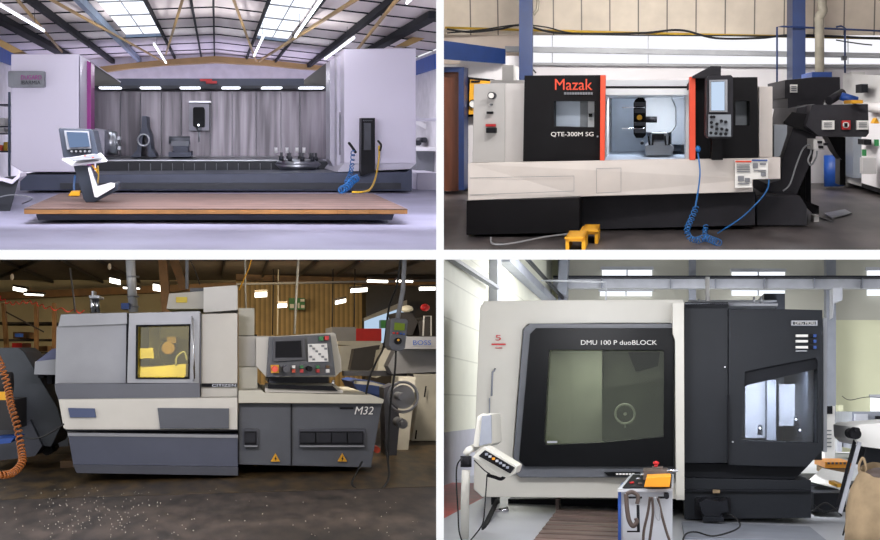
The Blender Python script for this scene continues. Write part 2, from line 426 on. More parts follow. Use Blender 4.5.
rh = part('housing', 'h1_housing', M, MB().prism([(344, 49), (416, 48), (416, 163.5), (344, 163.5)], 1.0, 1.085), bevel=.8)
part('side_door', 'h1_housing_side', rh, pr([(330, 60.5), (340, 55), (340, 172), (336, 172), (330, 160)], 1.06, 1.1))
part('side_door', 'h1_housing_side', rh, pr([(337, 58), (344.3, 51.5), (344.3, 165), (337, 165)], 1.03, 1.05))
part('handle', 'mid_grey', rh, MB().tube([P(340, v, 1.02) for v in (112, 118, 148, 155)], .7*H.S))
g = MB(); g.pts8([(330, 60, 1.09), (304, 80, 1.215), (304, 84.5, 1.215), (330, 86, 1.09)], [(333, 60, 1.09), (306, 80, 1.215), (306, 84.5, 1.215), (333, 86, 1.09)])
part('top_panel', 'h1_olive', rh, g, label='pale olive grey inner top panel')
g = MB(); g.pts8([(330, 86, 1.09), (304, 84, 1.42), (304, 158, 1.42), (330, 172, 1.09)], [(333, 86, 1.09), (306, 84, 1.42), (306, 158, 1.42), (333, 172, 1.09)])

part('service_panel', 'black_paint', rh, pr([(361.5, 118), (375, 118), (375, 172), (361, 176)], .985, 1.0), label='tall black service panel')
g = MB()
g.box(363.5, 120, 372.5, 121, .982, .985); g.box(364, 123, 371, 150, .983, .985)
part('gauge_strip', 'dark_metal', rh, g)
part('housing_skirt', 'h1_housing_side', rh, pr([(344, 163.5), (416, 163.5), (410, 169), (337, 172)], 1.0, 1.2))
# rear sheet wall, beam with strip lights
part('splash_wall', 'h1_sheet', M, bx((91, 84, 330.5, 160, 1.3, 1.33)))
g = MB()
for u in (120, 140, 161, 181, 210, 232, 256, 281, 300): g.box(u, 88, u+.5, 158, 1.296, 1.3)
part('sheet_seam', 'mid_grey', M, g)
part('top_beam', 'h1_navy', M, bx((107, 78.5, 304, 86, 1.24, 1.3)), bevel=.4)
part('beam_rail', 'h1_dark', M, bx((92, 85.5, 330, 88.5, 1.22, 1.29)))
g = bx((200, 79, 212, 81, 1.23, 1.24), (206, 81, 217, 83.5, 1.23, 1.24)); part('hook_bracket', 'red_paint', M, g, label='small red bracket on the beam')
for u0, u1 in ((99, 120), (140, 160), (180, 200), (222, 240), (262, 282), (300, 324)):
    part('strip_light', 'tube_glow', M, bx((u0, 87, u1, 88.2, 1.2, 1.22)))
# bed
part('bed_beam', 'h1_navy', M, MB().prism([(94, 174.5), (406, 172), (412, 169), (412, 191), (20, 190.5), (20, 174.5)], .995, 1.1), bevel=.5)
part('bed_recess', 'h1_dark', M, bx((60, 183, 401, 189, .992, .995)))
part('bed_frame', 'h1_dark', M, bx((96, 161.5, 338, 174, 1.12, 1.29)))
g = MB()
for u in range(128, 286, 11): g.box(u, 163.5, u+.7, 172, 1.115, 1.12)
part('frame_rib', 'mid_grey', M, g)
part('work_table', 'steel', M, MB().hull([(105, 160), (300, 160), (300, 162), (105, 162)], 1.15, [(110, 156.5), (300, 156.5), (300, 158), (110, 158)], 1.29))
# headstock and chuck
hs = part('headstock', 'h1_housing_side', M, MB().hull([(95, 128), (104, 130), (104, 156), (95, 156)], 1.18, [(100, 129), (112, 131), (112, 152), (100, 152)], 1.3))
g = MB(); a, b = P(105, 143, 1.2), P(117, 143, 1.2)
g.cyl(a, b, 12*H.S*1.2, 11*H.S*1.2, 24)
g.cyl(P(116, 143, 1.2), P(118.5, 143, 1.2), 6*H.S*1.2, seg=16)
part('chuck', 'steel', hs, g)
g = MB()
for k in range(4):
    an = math.radians(45+90*k); c = P(118, 143, 1.2)+Vector((0, math.cos(an), math.sin(an)))*8*H.S
    g.bar(c, c+Vector((3*H.S, 0, 0)), 4*H.S, 4*H.S)
part('chuck_jaw', 'steel', hs, g)
# steady rest: A-frame with opening
st = part('steady_rest', 'h1_navy', M, MB().prism([(131, 157), (134, 153), (137, 150), (138, 137), (141.5, 129), (142, 116), (146.5, 116), (147, 127), (150, 135), (151.5, 149), (155, 154), (156, 157), (148, 157), (147.5, 150), (147, 139), (144.5, 133), (142.5, 139), (141.5, 150), (141, 157)], 1.2, 1.26), bevel=.3)
part('roller', 'steel', st, MB().tube([P(143.5, 140, 1.19)+Vector((math.cos(a), 0, math.sin(a)))*6.5*H.S for a in [i*math.pi/8 for i in range(16)]], 1.1*H.S, 6, True))
# tailstock
ts = part('tailstock', 'h1_navy', M, bx((168.5, 152, 191, 157, 1.2, 1.3), (173, 146, 188, 153, 1.21, 1.28)), bevel=.3)
g = MB(); g.cyl(P(169, 140, 1.24), P(190, 140, 1.24), 3.6*H.S*1.2, seg=16); g.box(171, 141, 189, 146, 1.22, 1.27); part('quill', 'h1_quill', ts, g)
# spindle head
sp = part('spindle_slide', 'h1_housing_side', M, bx((189, 103.5, 209, 130.5, 1.27, 1.3)))
part('slide_rail', 'steel', sp, bx((189, 101, 211, 102.5, 1.25, 1.3)))
sh = part('spindle_head', 'black_paint', sp, MB().prism(rr(193, 107, 204.5, 127, 2), 1.2, 1.27), bevel=.3)
g = MB(); g.cyl(P(199, 127, 1.23), P(199, 131, 1.23), 4*H.S, 2.4*H.S); g.cyl(P(199, 131, 1.23), P(199, 142, 1.23), 1.6*H.S, .7*H.S)
part('cutting_tool', 'steel', sh, g)
part('indicator_lamp', 'tube_glow', sh, MB().disc(198.5, 125, .9, 1.19, 1.2))
# round turret table on the bed
tt = part('turret_table', 'steel', M, MB().cyl(P(298, 171, 1.09), P(298, 164, 1.09), 17*H.S, 23*H.S*1.09, 28).cyl(P(298, 164, 1.09), P(298, 159, 1.09), 23*H.S*1.09, 17*H.S*1.09, 28))
g = MB()
for k in range(9):
    a = k*2*math.pi/9; c = P(298, 161, 1.085)+Vector((math.cos(a)*19*H.S, math.sin(a)*19*H.S, 0))
    g = MB(); g.cyl(c, c+Vector((0, 0, 5*H.S)), 2.4*H.S, seg=10); g.bar(c+Vector((0, 0, 5*H.S)), c+Vector((0, 0, 9*H.S)), 2.6*H.S, 2.6*H.S)
    part('tool_holder', 'dark_metal', tt, g)
g = MB()
for u in (276, 287, 297, 304): part('tool_cap', 'white_paint', tt, MB().cyl(P(u, 153, 1.08), P(u, 147.5, 1.08), 1.7*H.S, seg=10))
# name plate
npl = part('name_plate', 'mid_grey', lh, MB().prism(rr(8, 71, 44, 87, 1), .988, .999), bevel=.2)
npl_b = dict()
t_ = text('DUGARD', (21, 75.2, 41.5, 79.6), .9875, 'h1_magenta', lh, bold=0, label='magenta lettering')
t_ = text('IBARMIA', (21, 80.6, 40.5, 84.4), .9875, 'h1_dark', lh, bold=0, label='black lettering')

# ---- wooden deck in front
hb = 87
D_ = thing('wooden_deck', 'long low timber deck on a grey steel frame standing before the bed machine', 'platform', 216, 225, fd(225))
dF, dB = .632, .80
g = MB(); g.pts8([(24, 208.6, dF), (407.5, 209, dF), (407.5, 210, dF), (24, 209.6, dF)], [(60, 193.4, dB), (373, 193.6, dB), (373, 194.6, dB), (60, 194.4, dB)])
part('deck_boards', 'h1_deck', D_, g)
g = bx((24, 209.4, 407.5, 214, dF, dF+.01)); part('edge_board', 'h1_wood', D_, g, bevel=.2)
g = MB()
for u in (62, 93, 115, 147, 178, 208, 240, 272, 305, 338, 370): g.box(u, 211.2, u+7, 213.8, dF-.002, dF)
part('edge_batten', 'h1_wood', D_, g)
part('steel_frame', 'h1_navy', D_, MB().prism([(36, 214.5), (394, 214.5), (392, 220), (38, 220)], dF+.012, dF+.15))
for u in (91, 110, 164, 185, 239, 260, 315, 335, 388):
    g = MB(); c = P(u, 221.5, dF+.02); b = Vector((c.x, c.y, -55*H.S)); g.cyl(c, b, .7*H.S, seg=8); g.cyl(b+Vector((0, 0, .01)), b+Vector((0, 0, .9*H.S)), 1.6*H.S, 1*H.S, seg=10)
    part('foot', 'steel', D_, g)
# ---- operator console standing on the deck
dc = .69
C = thing('operator_console', 'dark grey control console with screen on a white L-shaped stand on the deck', 'console', 85, 202, dc)
scr = part('monitor_housing', 'h1_console', C, MB().prism([(58.5, 129), (60, 128), (91, 129), (93, 131), (98, 153), (97, 156), (66, 158.5), (63, 157)], dc-.01, dc+.02), bevel=.4)
part('screen_bezel', 'mid_grey', scr, pr([(64, 130.5), (88.5, 131), (91, 148.5), (67, 149.5)], dc-.013, dc-.01))
part('screen', 'h1_screen', scr, pr([(66.5, 132), (87, 132.5), (89.5, 146.5), (69.5, 147.5)], dc-.015, dc-.013))
g = MB()
for k in range(5): g.disc(71.5+k*4.4, 151.3, 1, dc-.014, dc-.01, seg=8)
part('button', 'steel', scr, g)
part('keyboard_tray', 'white_paint', C, MB().pts8([(62, 160.5, dc-.04), (72, 166.5, dc-.05), (107, 162, dc-.05), (101, 155, dc)], [(62, 158.5, dc-.04), (72, 164, dc-.05), (107.5, 160, dc-.05), (101, 152.5, dc)]), bevel=.3)
part('keypad', 'mid_grey', C, MB().pts8([(68, 158.5, dc-.055), (73, 161.2, dc-.058), (103, 158.5, dc-.058), (97, 154.5, dc-.02)], [(68, 157.9, dc-.055), (73, 160.6, dc-.058), (103, 157.9, dc-.058), (97, 153.9, dc-.02)]))
for u, v in ((85, 156.3), (93, 158.0)): part('push_button', 'orange', C, MB().cyl(P(u, v, dc-.06), P(u, v-1, dc-.06), .9*H.S*.7, seg=8))
part('stand', 'h1_console', C, MB().prism([(73.5, 166), (88, 166.5), (96, 189), (116, 182.5), (118, 184), (117.5, 190.5), (95, 202), (86, 202.3), (83.5, 199)], dc, dc+.02), bevel=.4)
part('stand_panel', 'white_paint', C, MB().prism([(88, 168), (89.5, 167.5), (96.5, 186.5), (110, 182.8), (114.5, 183.6), (114, 187.5), (97, 197.5), (94.5, 197)], dc-.006, dc-.0), label='white L-shaped inlay')
part('pen', 'yellow', C, MB().tube([P(92, 165, dc-.01), P(98, 173, dc-.01), P(96, 168, dc-.01)], .5*H.S))
# little things round the machine
g = MB().hull([(68, 195.8), (79.5, 195.8), (80, 191.6), (71, 191.4)], .76, [(70, 194.4), (80.3, 194.4), (80.3, 190.4), (72, 190.4)], .78)
solo('tool_box', 'yellow', g, 'small yellow case on the deck beside the console stand', 'box', bevel=.2)
solo('air_hose', 'blue_hose', hose([(75, 176, .9), (74, 184, .88), (74, 191, .81)], 1), 'blue hose hanging beside the console stand', 'hose')
solo('warning_sleeve', 'yellow_hose', hose([(98, 166, .9), (98.5, 176, .88), (97, 186, .85)], .7), 'thin yellow hose hanging behind the console stand', 'hose')
gh = thing('air_gun', 'blue coiled air hose with black gun hung on the plain housing', 'air hose', 345, 190, .83)
part('gun', 'rubber', gh, MB().tube(spline([P(349, 143, .96), P(352, 147, .955), P(354, 150, .955), P(356, 153, .955)]), [1.3*H.S]*25))
g = coil([(353, 152, .95), (352, 165, .93), (350, 175, .9), (346, 183, .86)], 1.9, .5, 9); part('coil', 'blue_hose', gh, g)
g = coil([(341, 190, .815), (347, 187, .83), (352, 181, .85), (357, 178, .86)], 3.4, .9, 8); part('coil', 'blue_hose', gh, g)
solo('air_hose', 'yellow_hose', hose([(379, 146, .97), (379, 158, .96), (376, 176, .92), (371, 188, .84), (364, 191.7, .8), (352, 192.1, .795)], .9), 'yellow hose hanging down the plain housing onto the deck', 'hose')
solo('spray_gun', 'rubber', MB().tube(spline([P(378, 141, .97), P(381, 145, .965), P(380, 151, .965)]), 1.1*H.S), 'small black spray gun at the top of the yellow hose', 'spray gun')
# neighbours behind
N = thing('lathe', 'white machine partly hidden beyond the plain housing, navy base', 'machine', 428, 198, 1.1)
part('body', 'h1_housing', N, bx((417, 173, 441, 196, 1.06, 1.3)), bevel=.3)
part('window', 'mid_grey', N, bx((416.5, 151, 441, 174, 1.15, 1.3)))
part('rail', 'white_paint', N, MB().pts8([(416, 119, 1.2), (416, 124, 1.2), (441, 138, 1.2), (441, 132, 1.2)], [(416, 119, 1.22), (416, 124, 1.22), (441, 138, 1.22), (441, 132, 1.22)]))
part('cap', 'white_paint', N, bx((416, 147, 441, 151, 1.14, 1.3)))
part('foot', 'steel', N, bx((430, 196, 432, 200, 1.08, 1.1), (411, 196, 413, 200, 1.08, 1.1)))
g = MB()
for u, v in ((419, 143), (425, 140), (433, 143)): g.disc(u, v, 2.6, 1.18, 1.22)
part('fitting', 'dark_metal', N, g)
solo('ledge', 'h1_housing_side', bx((416, 118, 437, 121, 1.1, 1.12)), 'white wall ledge beyond the plain housing', 'ledge')
sh_ = thing('shelving', 'metal shelving with packed shelves beyond the name plate housing', 'shelving', 4, 172, 1.35)
for v in (104, 126, 133, 151): part('shelf', 'dark_metal', sh_, bx((-3, v, 14, v+1.4, 1.1, 1.14)))
part('post', 'h1_bluegrey', sh_, bx((8, 92, 10, 187, 1.095, 1.1)))
for k, (u0, v0, u1, v1, m) in enumerate(((-5, 118, 5, 125.7, 'paper'), (-2, 145, 2.5, 150.7, 'orange'), (3.5, 142, 7, 150.7, 'yellow_hose'), (-8, 128, 4, 132.7, 'paper'))):
    solo('carton', m, bx((max(u0, -2), v0, u1, v1, 1.103, 1.13)), ['white carton on the upper shelf of the metal shelving', 'small orange carton on the bottom shelf of the metal shelving', 'yellow carton standing on the bottom shelf of the metal shelving', 'low white carton on the middle shelf of the metal shelving'][k], 'carton')
hp = thing('chip_hopper', 'dark open hopper with pale rim on the floor beside the deck', 'hopper', 8, 212, .75)
part('bin', 'h1_dark', hp, MB().hull([(-20, 179), (20, 175.5), (10, 212), (-20, 215)], .75, [(-20, 179), (20, 175.5), (14, 197), (-20, 199)], .93), bevel=.3)
part('rim', 'h1_housing', hp, MB().prism([(-20, 178), (2, 177.5), (12, 180), (20, 173), (20, 177), (12, 184), (2, 181), (-20, 181.5)], .745, .77))
solo('power_cable', 'mid_grey', hose([(-4, 198, .74), (10, 195, .74), (24, 196, .74), (32, 199, .74), (22, 204, .78)], .6), 'pale cable looped over the dark hopper', 'cable')
# ================================================================ hall with the black and white turning centre
H = H2 = Hall(640, 112, 16.6, 123)
mat('h2_floor', (92, 85, 84), .42, var=.16, scale=1.1, detail=14, col2=(58, 53, 53), stretch=(2, .6, 1), big=.2)
bands('h2_cladding', (196, 184, 168), (96, 90, 84), 27.2*1.72*H.S, 0, .955, soft=.012, noise=.1)
mat('h2_wall', (232, 228, 230), .8, var=.03, scale=.6)
mat('h2_cream', (206, 192, 180), .8, var=.08, scale=.8)
mat('h2_white', (226, 222, 220), .4, var=.012)
mat('h2_cabinet', (196, 194, 192), .4, var=.015)
mat('h2_base', (214, 206, 200), .45, var=.02)
mat('h2_black', (18, 17, 20), .5, var=.08, spec=.12)
mat('h2_soft_black', (40, 39, 44), .55, var=.08, spec=.15)
mat('h2_conveyor', (52, 51, 56), .55, var=.1, spec=.15)
mat('h2_blue', (9, 38, 86), .45, var=.08)
mat('h2_door', (104, 54, 30), .5, var=.12, stretch=(3, 1, .3))
mat('h2_plate', (176, 188, 204), .35, .3, var=.08, scale=1.5)
mat('h2_bright', (236, 240, 244), .4, var=.02)
mat('h2_col', (124, 130, 138), .4, var=.04)
mat('h2_conduit', (182, 146, 34), .6, var=.12)
mat('h2_duct', (128, 122, 108), .6, var=.15)
mat('h2_rail', (150, 152, 156), .5, var=.06)
lamp_mat('h2_daylight', (250, 250, 255), 1.05)
lamp_mat('h2_screen', (205, 225, 250), .95)
def floor_slab(ua, ub, vf, dback, th=.05, dfront=None):
    a = dfront or fd(vf); z = -H.h*H.S
    A = [P(ua, 300, a), P(ub, 300, a), P(ub, 300, dback), P(ua, 300, dback)]
    A = [Vector((p.x, p.y, z)) for p in A]
    return MB().loft(A, [p-Vector((0, 0, th)) for p in A])
def floor_shift(mb):
    return mb
def onfloor(u, v):
    """floor point under the pixel"""
    return P(u, v, fd(v))
room('floor', 'h2_floor', floor_slab(440, 905, 252, 1.76))
dw = 1.72
room('ceiling', 'h2_wall', MB().loft([P(u, v, d) for u, v, d in ((438, -213, .8), (914, -213, .8), (914, -36, 1.76), (441, -36, 1.76))], [P(u, v, d) for u, v, d in ((438, -217, .8), (914, -217, .8), (914, -38, 1.76), (441, -38, 1.76))]))
room('wall_right', 'h2_wall', MB().loft([P(910, v, d) for v, d in ((-205, .82), (252, .88), (183, 1.76), (-36, 1.76))], [P(914, v, d) for v, d in ((-205, .82), (252, .88), (183, 1.76), (-36, 1.76))]))
room('wall_back', 'h2_wall', bx((440, 64, 910, 186, dw, dw+.03)))
solo('wall_cladding', 'h2_cladding', bx((440, -12, 910, 35, dw-.01, dw+.02)), kind='structure')
room('wall_left', 'h2_cream', bx((440, 35, 521, 64, dw-.005, dw+.03)))
room('window_1', 'h2_daylight', bx((521, 35, 910, 64.5, dw, dw+.02)))
g = MB()
for u in (552, 648, 848): g.box(u, 35, u+.5, 64, dw-.004, dw)
solo('window_1_frame', 'h2_rail', g, kind='structure')
solo('transom', 'h2_rail', MB().prism([(521, 62.5), (905, 65.5), (905, 68), (521, 65)], dw-.012, dw-.002), 'thin grey transom below the bright window band', 'transom')
solo('wall_rail', 'h2_rail', MB().prism([(505, 46), (905, 53.5), (905, 58), (505, 51.5)], dw-.05, dw-.03), 'long pale grey steel rail crossing the window band', 'rail')
# cables along the cladding foot
solo('conduit', 'h2_conduit', MB().tube([P(445, 27.7, 1.68), P(560, 31, 1.68), P(700, 34.5, 1.68), P(905, 39, 1.68)], 1.2*H.S*1.7), 'straight yellow pipe below the corrugated cladding', 'pipe')
for k, (pts, r, lb) in enumerate((([(444, 29), (470, 32), (500, 29), (522, 25), (560, 33), (640, 33), (680, 30), (715, 38), (760, 38), (800, 35), (905, 40)], .9, 'thick black cable sagging along the yellow pipe'),
                    ([(444, 33), (480, 30), (516, 25), (545, 27), (572, 33), (620, 35), (760, 36), (905, 38)], .6, 'thin black cable looping above the yellow pipe'),
                    ([(524, 58), (530, 66), (536, 73)], .6, 'short black cable dropping beside the blue column nearer the brown door'),
                    ([(836, 40), (848, 42), (862, 44), (872, 45)], .5, 'short thin cable crossing the window band beyond the duct'))):
    solo('cable', 'rubber', hose([(max(u, 447), v, 1.674-.0045*min(k, 1)-.001*k) for u, v in pts], r*1.2), lb, 'cable')
for u0, u1, m, lb in ((519, 532.5, 'h2_blue', 'blue steel column rising behind the black door with red lettering'), (792.5, 805.5, 'h2_blue', 'blue steel column rising behind the chip conveyor')):
    t = thing('steel_column', lb, 'column', u0, 186, 1.62)
    top = 12 if 0 else -12
    part('flange', m, t, bx((u0+3, -12, u1, 176, 1.60, 1.61)))
    part('web', m, t, bx((u0, -12, u0+3, 176, 1.6, 1.66)))
    part('flange', m, t, bx((u0, -12, u1-1, 176, 1.655, 1.665)))
t = thing('air_pipe', 'thin blue air pipe with a drop and tap on the white wall', 'pipe', 777, 120, 1.64)
part('pipe', 'h2_blue', t, MB().tube([P(905, 32, 1.585), P(783, 26.5, 1.585), P(777, 27, 1.585), P(777, 116, 1.585)], .9*H.S*1.6))
part('tap', 'dark_metal', t, bx((774, 114.5, 781, 116.5, 1.58, 1.595)))
part('drop_hose', 'mid_grey', t, hose([(778, 118, 1.585), (777, 128, 1.585), (774, 140, 1.585)], .5))
t = thing('air_pipe', 'thin blue air pipe dropping over the dark conveyor head', 'pipe', 845, 80, 1.64)
part('pipe', 'h2_blue', t, MB().tube([P(836, 27, 1.61), P(841, 26, 1.61), P(845, 28, 1.61), P(845, 73, 1.61)], .9*H.S*1.6))
part('valve', 'dark_metal', t, bx((843, 56, 847, 60, 1.6, 1.615)))
solo('exhaust_duct', 'h2_duct', MB().tube(spline([P(822, -12, 1.56), P(822, 5, 1.56), P(823, 11, 1.56), P(819, 18, 1.56), P(819.5, 26, 1.56), P(819.5, 74, 1.56)], 5), 4.3*H.S*1.56, 14), 'mottled grey vertical exhaust duct with a kink', 'duct')
solo('vent_pipe', 'h2_duct', MB().tube([P(537, -12, 1.58), P(538, 2, 1.58), P(537, 10, 1.58), P(533.5, 15, 1.58)], 1.6*H.S*1.58, 10), 'bent grey pipe beside the blue column near the brown door', 'pipe')
# office corner with door
room('wall_front', 'h2_wall', bx((460, 56, 521, 183, 1.62, 1.7)))
solo('fascia', 'h2_blue', MB().pts8([(440, 40, 1.5), (505.5, 49, 1.6), (505.5, 64, 1.6), (440, 59, 1.5)], [(440, 41, 1.53), (505.5, 50, 1.615), (505.5, 63.5, 1.615), (440, 59, 1.53)]), 'deep blue fascia board above the brown door', 'fascia')
t = thing('door_1', None, None, 450, 191, 1.57, kind='structure')
part('door_frame', 'h2_blue', t, bx((440, 67, 464, 72, 1.56, 1.6), (458.5, 72, 464, 190, 1.56, 1.6)))
part('door_leaf', 'h2_door', t, bx((440, 72, 458.5, 191, 1.575, 1.59)))
t = thing('notice_poster', 'yellow notice in a black frame beside the blue door frame', 'poster', 480, 117, 1.6)
part('frame', 'ink', t, pr([(468, 77), (494, 79.5), (494, 115.5), (466.5, 117)], 1.6, 1.61))
part('sheet', 'yellow', t, pr([(470, 79.5), (492, 81.5), (492, 113.5), (468.5, 114.5)], 1.595, 1.6))
part('print_band', 'ink', t, bx((471, 80.5, 480, 82.5, 1.592, 1.595)))
part('print_symbol', 'paper', t, MB().disc(473, 104, 4, 1.591, 1.595))
part('symbol_ring', 'ink', t, MB().tube([P(473, 104, 1.59)+Vector((math.cos(a), 0, math.sin(a)))*4*H.S*1.6 for a in [i*math.pi/10 for i in range(20)]], .5*H.S*1.6, 6, True))

# ---- the turning centre
M = thing('cnc_lathe', 'black and white turning centre with orange door edges and open chamber', 'machine', 620, 231, 1.02)
base = part('base_cover', 'h2_base', M, MB().pts8([(468, 163, 1.0), (600, 160.5, 1.02), (757, 158, 1.04), (780.5, 157, 1.045), (780.5, 179, 1.045), (753, 179.5, 1.04), (753, 192, 1.04), (580, 196.5, 1.02), (468, 200.5, 1.0)],
     [(468+8, 162, 1.4), (600, 158.5, 1.4), (715, 156, 1.4), (728, 156, 1.4), (728, 167, 1.4), (715, 167, 1.4), (715, 176, 1.4), (590, 180, 1.4), (476, 182, 1.4)]), bevel=.6)
g = MB(); 
for a, b in (((470, 195), (574, 191)), ((574, 191), (574, 176)), ((574, 176), (470, 178)), ((596.5, 168.5), (621, 168)), ((621, 168), (621, 192)), ((621, 192), (596.5, 193)), ((596.5, 193), (596.5, 168.5))): g.bar(P(*a, .9995+(a[0]-468)*.00013), P(*b, .9995+(b[0]-468)*.00013), .3*H.S, .4*H.S)
part('panel_joint', 'mid_grey', base, g)
part('plinth', 'h2_black', M, MB().prism([(466.5, 201), (579.5, 197.5), (579.5, 232.5), (466.5, 235)], 1.003, 1.3), bevel=.4)
part('plinth', 'h2_soft_black', M, MB().prism([(579.5, 197), (755, 192), (755, 225), (579.5, 229.5)], 1.055, 1.35))
# door carrying side cabinets
cab = part('side_cabinet', 'h2_cabinet', M, MB().hull([(474, 84), (505, 83), (505, 162), (472.5, 162.5)], 1.06, [(480, 84), (507, 83), (507, 155), (480, 155)], 1.4), bevel=.5)
part('side_cabinet', 'h2_white', M, bx((505, 83.5, 525, 162, 1.065, 1.4)), bevel=.4)
g = MB(); g.disc(491, 95.5, 3.6, 1.045, 1.06); part('gauge_rim', 'dark_metal', cab, g)
part('gauge_face', 'paper', cab, MB().disc(491, 95.5, 2.7, 1.042, 1.045))
part('lock', 'ink', cab, bx((486.5, 111.5, 492, 114, 1.05, 1.06)))
part('warning_label', 'red_paint', cab, bx((485.5, 124, 495.5, 126.5, 1.055, 1.06)))
part('isolator', 'ink', cab, bx((486, 128, 495, 133, 1.045, 1.06)))
part('port', 'mid_grey', cab, MB().disc(490.5, 104.5, 1, 1.05, 1.06))
part('rear_filter_box', 'h2_cabinet', M, bx((502, 65, 513.5, 82, 1.3, 1.36), (490, 80, 524, 84, 1.3, 1.38)), bevel=.4)
# chamber
W = bx((524, 84, 604, 161, 1.07, 1.4), (691, 78, 758, 160, 1.09, 1.4))
part('chamber_wall', 'h2_white', M, W)
part('chamber_roof', 'h2_bright', M, bx((600, 88.5, 694, 95, 1.08, 1.38)))
part('door_rail', 'ink', M, bx((605, 86.2, 692, 87.6, 1.1, 1.12)))
part('roof_cover', 'h2_bright', M, bx((605, 80, 690, 86, 1.16, 1.38)))
part('chamber_back', 'h2_plate', M, bx((600, 92, 694, 160, 1.36, 1.4)))
part('chamber_floor', 'h2_plate', M, MB().pts8([(600, 160, 1.07), (694, 160, 1.07), (694, 163, 1.07), (600, 163, 1.07)], [(600, 151, 1.36), (694, 151, 1.36), (694, 153, 1.36), (600, 153, 1.36)]))
part('backing_plate', 'h2_bright', M, pr([(645, 97.5), (671, 97.5), (675.5, 108), (675.5, 126), (671, 132.5), (645, 132.5)], 1.27, 1.36), bevel=.3)
part('saddle', 'h2_col', M, pr([(671, 96), (684, 96), (689, 107), (685, 144.5), (671.5, 144.5), (671.5, 133), (676.5, 126), (676.5, 107)], 1.24, 1.36), bevel=.3)
part('chamber_post', 'h2_bright', M, bx((686, 95, 692, 160, 1.1, 1.14)))
tu = part('turret', 'h2_black', M, MB().prism([(635, 100), (638, 97.5), (643, 97.5), (646, 101), (646, 135), (643, 138), (636, 138), (633.5, 134), (633.5, 103)], 1.18, 1.26), bevel=.3)
part('turret_hub', 'yellow', tu, MB().disc(639.5, 117.5, 2.6, 1.165, 1.18))
for v in (104, 111, 124, 131): part('tool_block', 'dark_metal', tu, bx((634.5, v-2, 645, v+2, 1.165, 1.18)), bevel=.2)
for v in (107.5, 128.5): part('boring_bar', 'chrome', tu, MB().cyl(P(622, v, 1.17), P(645, v, 1.17), .8*H.S, seg=8))
part('tailstock_quill', 'h2_black', M, MB().cyl(P(646, 119.5, 1.22), P(657, 119.5, 1.22), 3*H.S*1.2, seg=16))
tk = part('tailstock', 'h2_col', M, MB().prism([(645, 146), (651, 144), (652, 133), (668, 133), (669, 144), (674, 147), (672, 155.5), (646, 155.5)], 1.16, 1.26), bevel=.3)
for u in (648.5, 665): part('tailstock_slot', 'ink', tk, MB().tube([P(u, 136, 1.155), P(u+1, 145, 1.155), P(u+4, 145, 1.155), P(u+4.5, 136, 1.155)], .9*H.S))
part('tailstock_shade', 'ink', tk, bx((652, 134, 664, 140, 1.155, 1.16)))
part('coolant_nozzle', 'dark_metal', M, MB().ball(P(642, 143, 1.15), 2*H.S))
# doors
dl = part('door', 'h2_black', M, MB().ring([(524.5, 75.5), (604, 75), (603, 161), (523, 161.5)], [(554, 101), (594.5, 101), (594, 127.5), (554, 126.5)], 1.035, 1.07), bevel=.2)
part('edge_strip', 'orange', dl, pr([(600.5, 75), (605.5, 75), (604.5, 160.5), (600, 160.5)], 1.02, 1.036), label='orange door edge', bevel=.2)
part('window_glass', 'h2_win', dl, bx((553, 100, 595, 128, 1.05, 1.055))) if 0 else None
part('window_view', 'h2_plate', dl, bx((553, 100, 580, 128.5, 1.062, 1.068)))
part('window_view', 'h2_bright', dl, bx((588, 100, 595, 128.5, 1.062, 1.068)))
part('window_view', 'h2_col', dl, bx((580, 100, 588, 128.5, 1.062, 1.068)))
part('window_latch', 'ink', dl, bx((588.5, 113.5, 592, 117, 1.055, 1.062)))
text('Mazak', (555, 79, 592.3, 90), 1.034, 'orange', dl, bold=0, label='orange red maker lettering')
g = MB()
for k in range(11): g.box(564+k*2.65, 92.2, 566+k*2.65, 94.6, 1.032, 1.035)
part('small_lettering', 'mid_grey', dl, g)
text('QTE-300M SG', (551, 132, 593.5, 137), 1.034, 'paper', dl, bold=0, label='white model lettering')
part('door_stud', 'steel', dl, MB().disc(597.5, 136.5, .8, 1.03, 1.035))
dr = part('door', 'h2_black', M, MB().ring([(694, 77.5), (757.5, 77), (758.5, 159.5), (694, 160.5)], [(735.5, 101), (749.5, 101), (749.5, 125.5), (735.5, 125.5)], 1.045, 1.08), bevel=.2)
part('edge_strip', 'orange', dr, pr([(689.5, 77), (695.5, 76), (695.5, 160), (689.5, 160)], 1.03, 1.046), label='orange door edge', bevel=.2)
part('window_view', 'h2_col', dr, bx((735, 100, 750, 126, 1.072, 1.078)))
part('door_gusset', 'ink', dr, pr([(688, 84), (692, 78.5), (692, 88), (688, 90)], 1.046, 1.07))
part('hood', 'h2_soft_black', M, MB().prism([(692.5, 76), (711, 66), (721, 66), (721, 78), (692.5, 78)], 1.02, 1.1), bevel=.3)
# control panel
cp = part('control_panel', 'h2_soft_black', M, MB().prism([(707, 78), (708.5, 76), (731, 75), (733, 77), (733, 136), (730.5, 138.5), (708, 138.5), (706.5, 136)], .985, 1.02), bevel=.4)
part('screen', 'h2_screen', cp, pr([(711.5, 82), (724.5, 81.5), (724.5, 110.5), (711.5, 110.5)], .982, .985))
part('screen_border', 'mid_grey', cp, MB().ring([(709.5, 80), (727.5, 79.5), (727.5, 112), (709.5, 112)], [(711, 81.5), (725, 81), (725, 111), (711, 111)], .98, .985))
part('key_plate', 'h2_col', cp, bx((708.5, 114.5, 731, 136.5, .983, .985)))
for u, v in ((711.5, 117), (711.5, 122.5), (714, 117), (721.5, 121), (726, 122), (712, 127), (717, 124), (717, 129), (722, 129), (727, 130), (711, 133), (716, 133.5), (721, 134), (726, 134)):
    part('control_button', 'ink', cp, MB().disc(u, v, 1.5, .979, .983, seg=10))
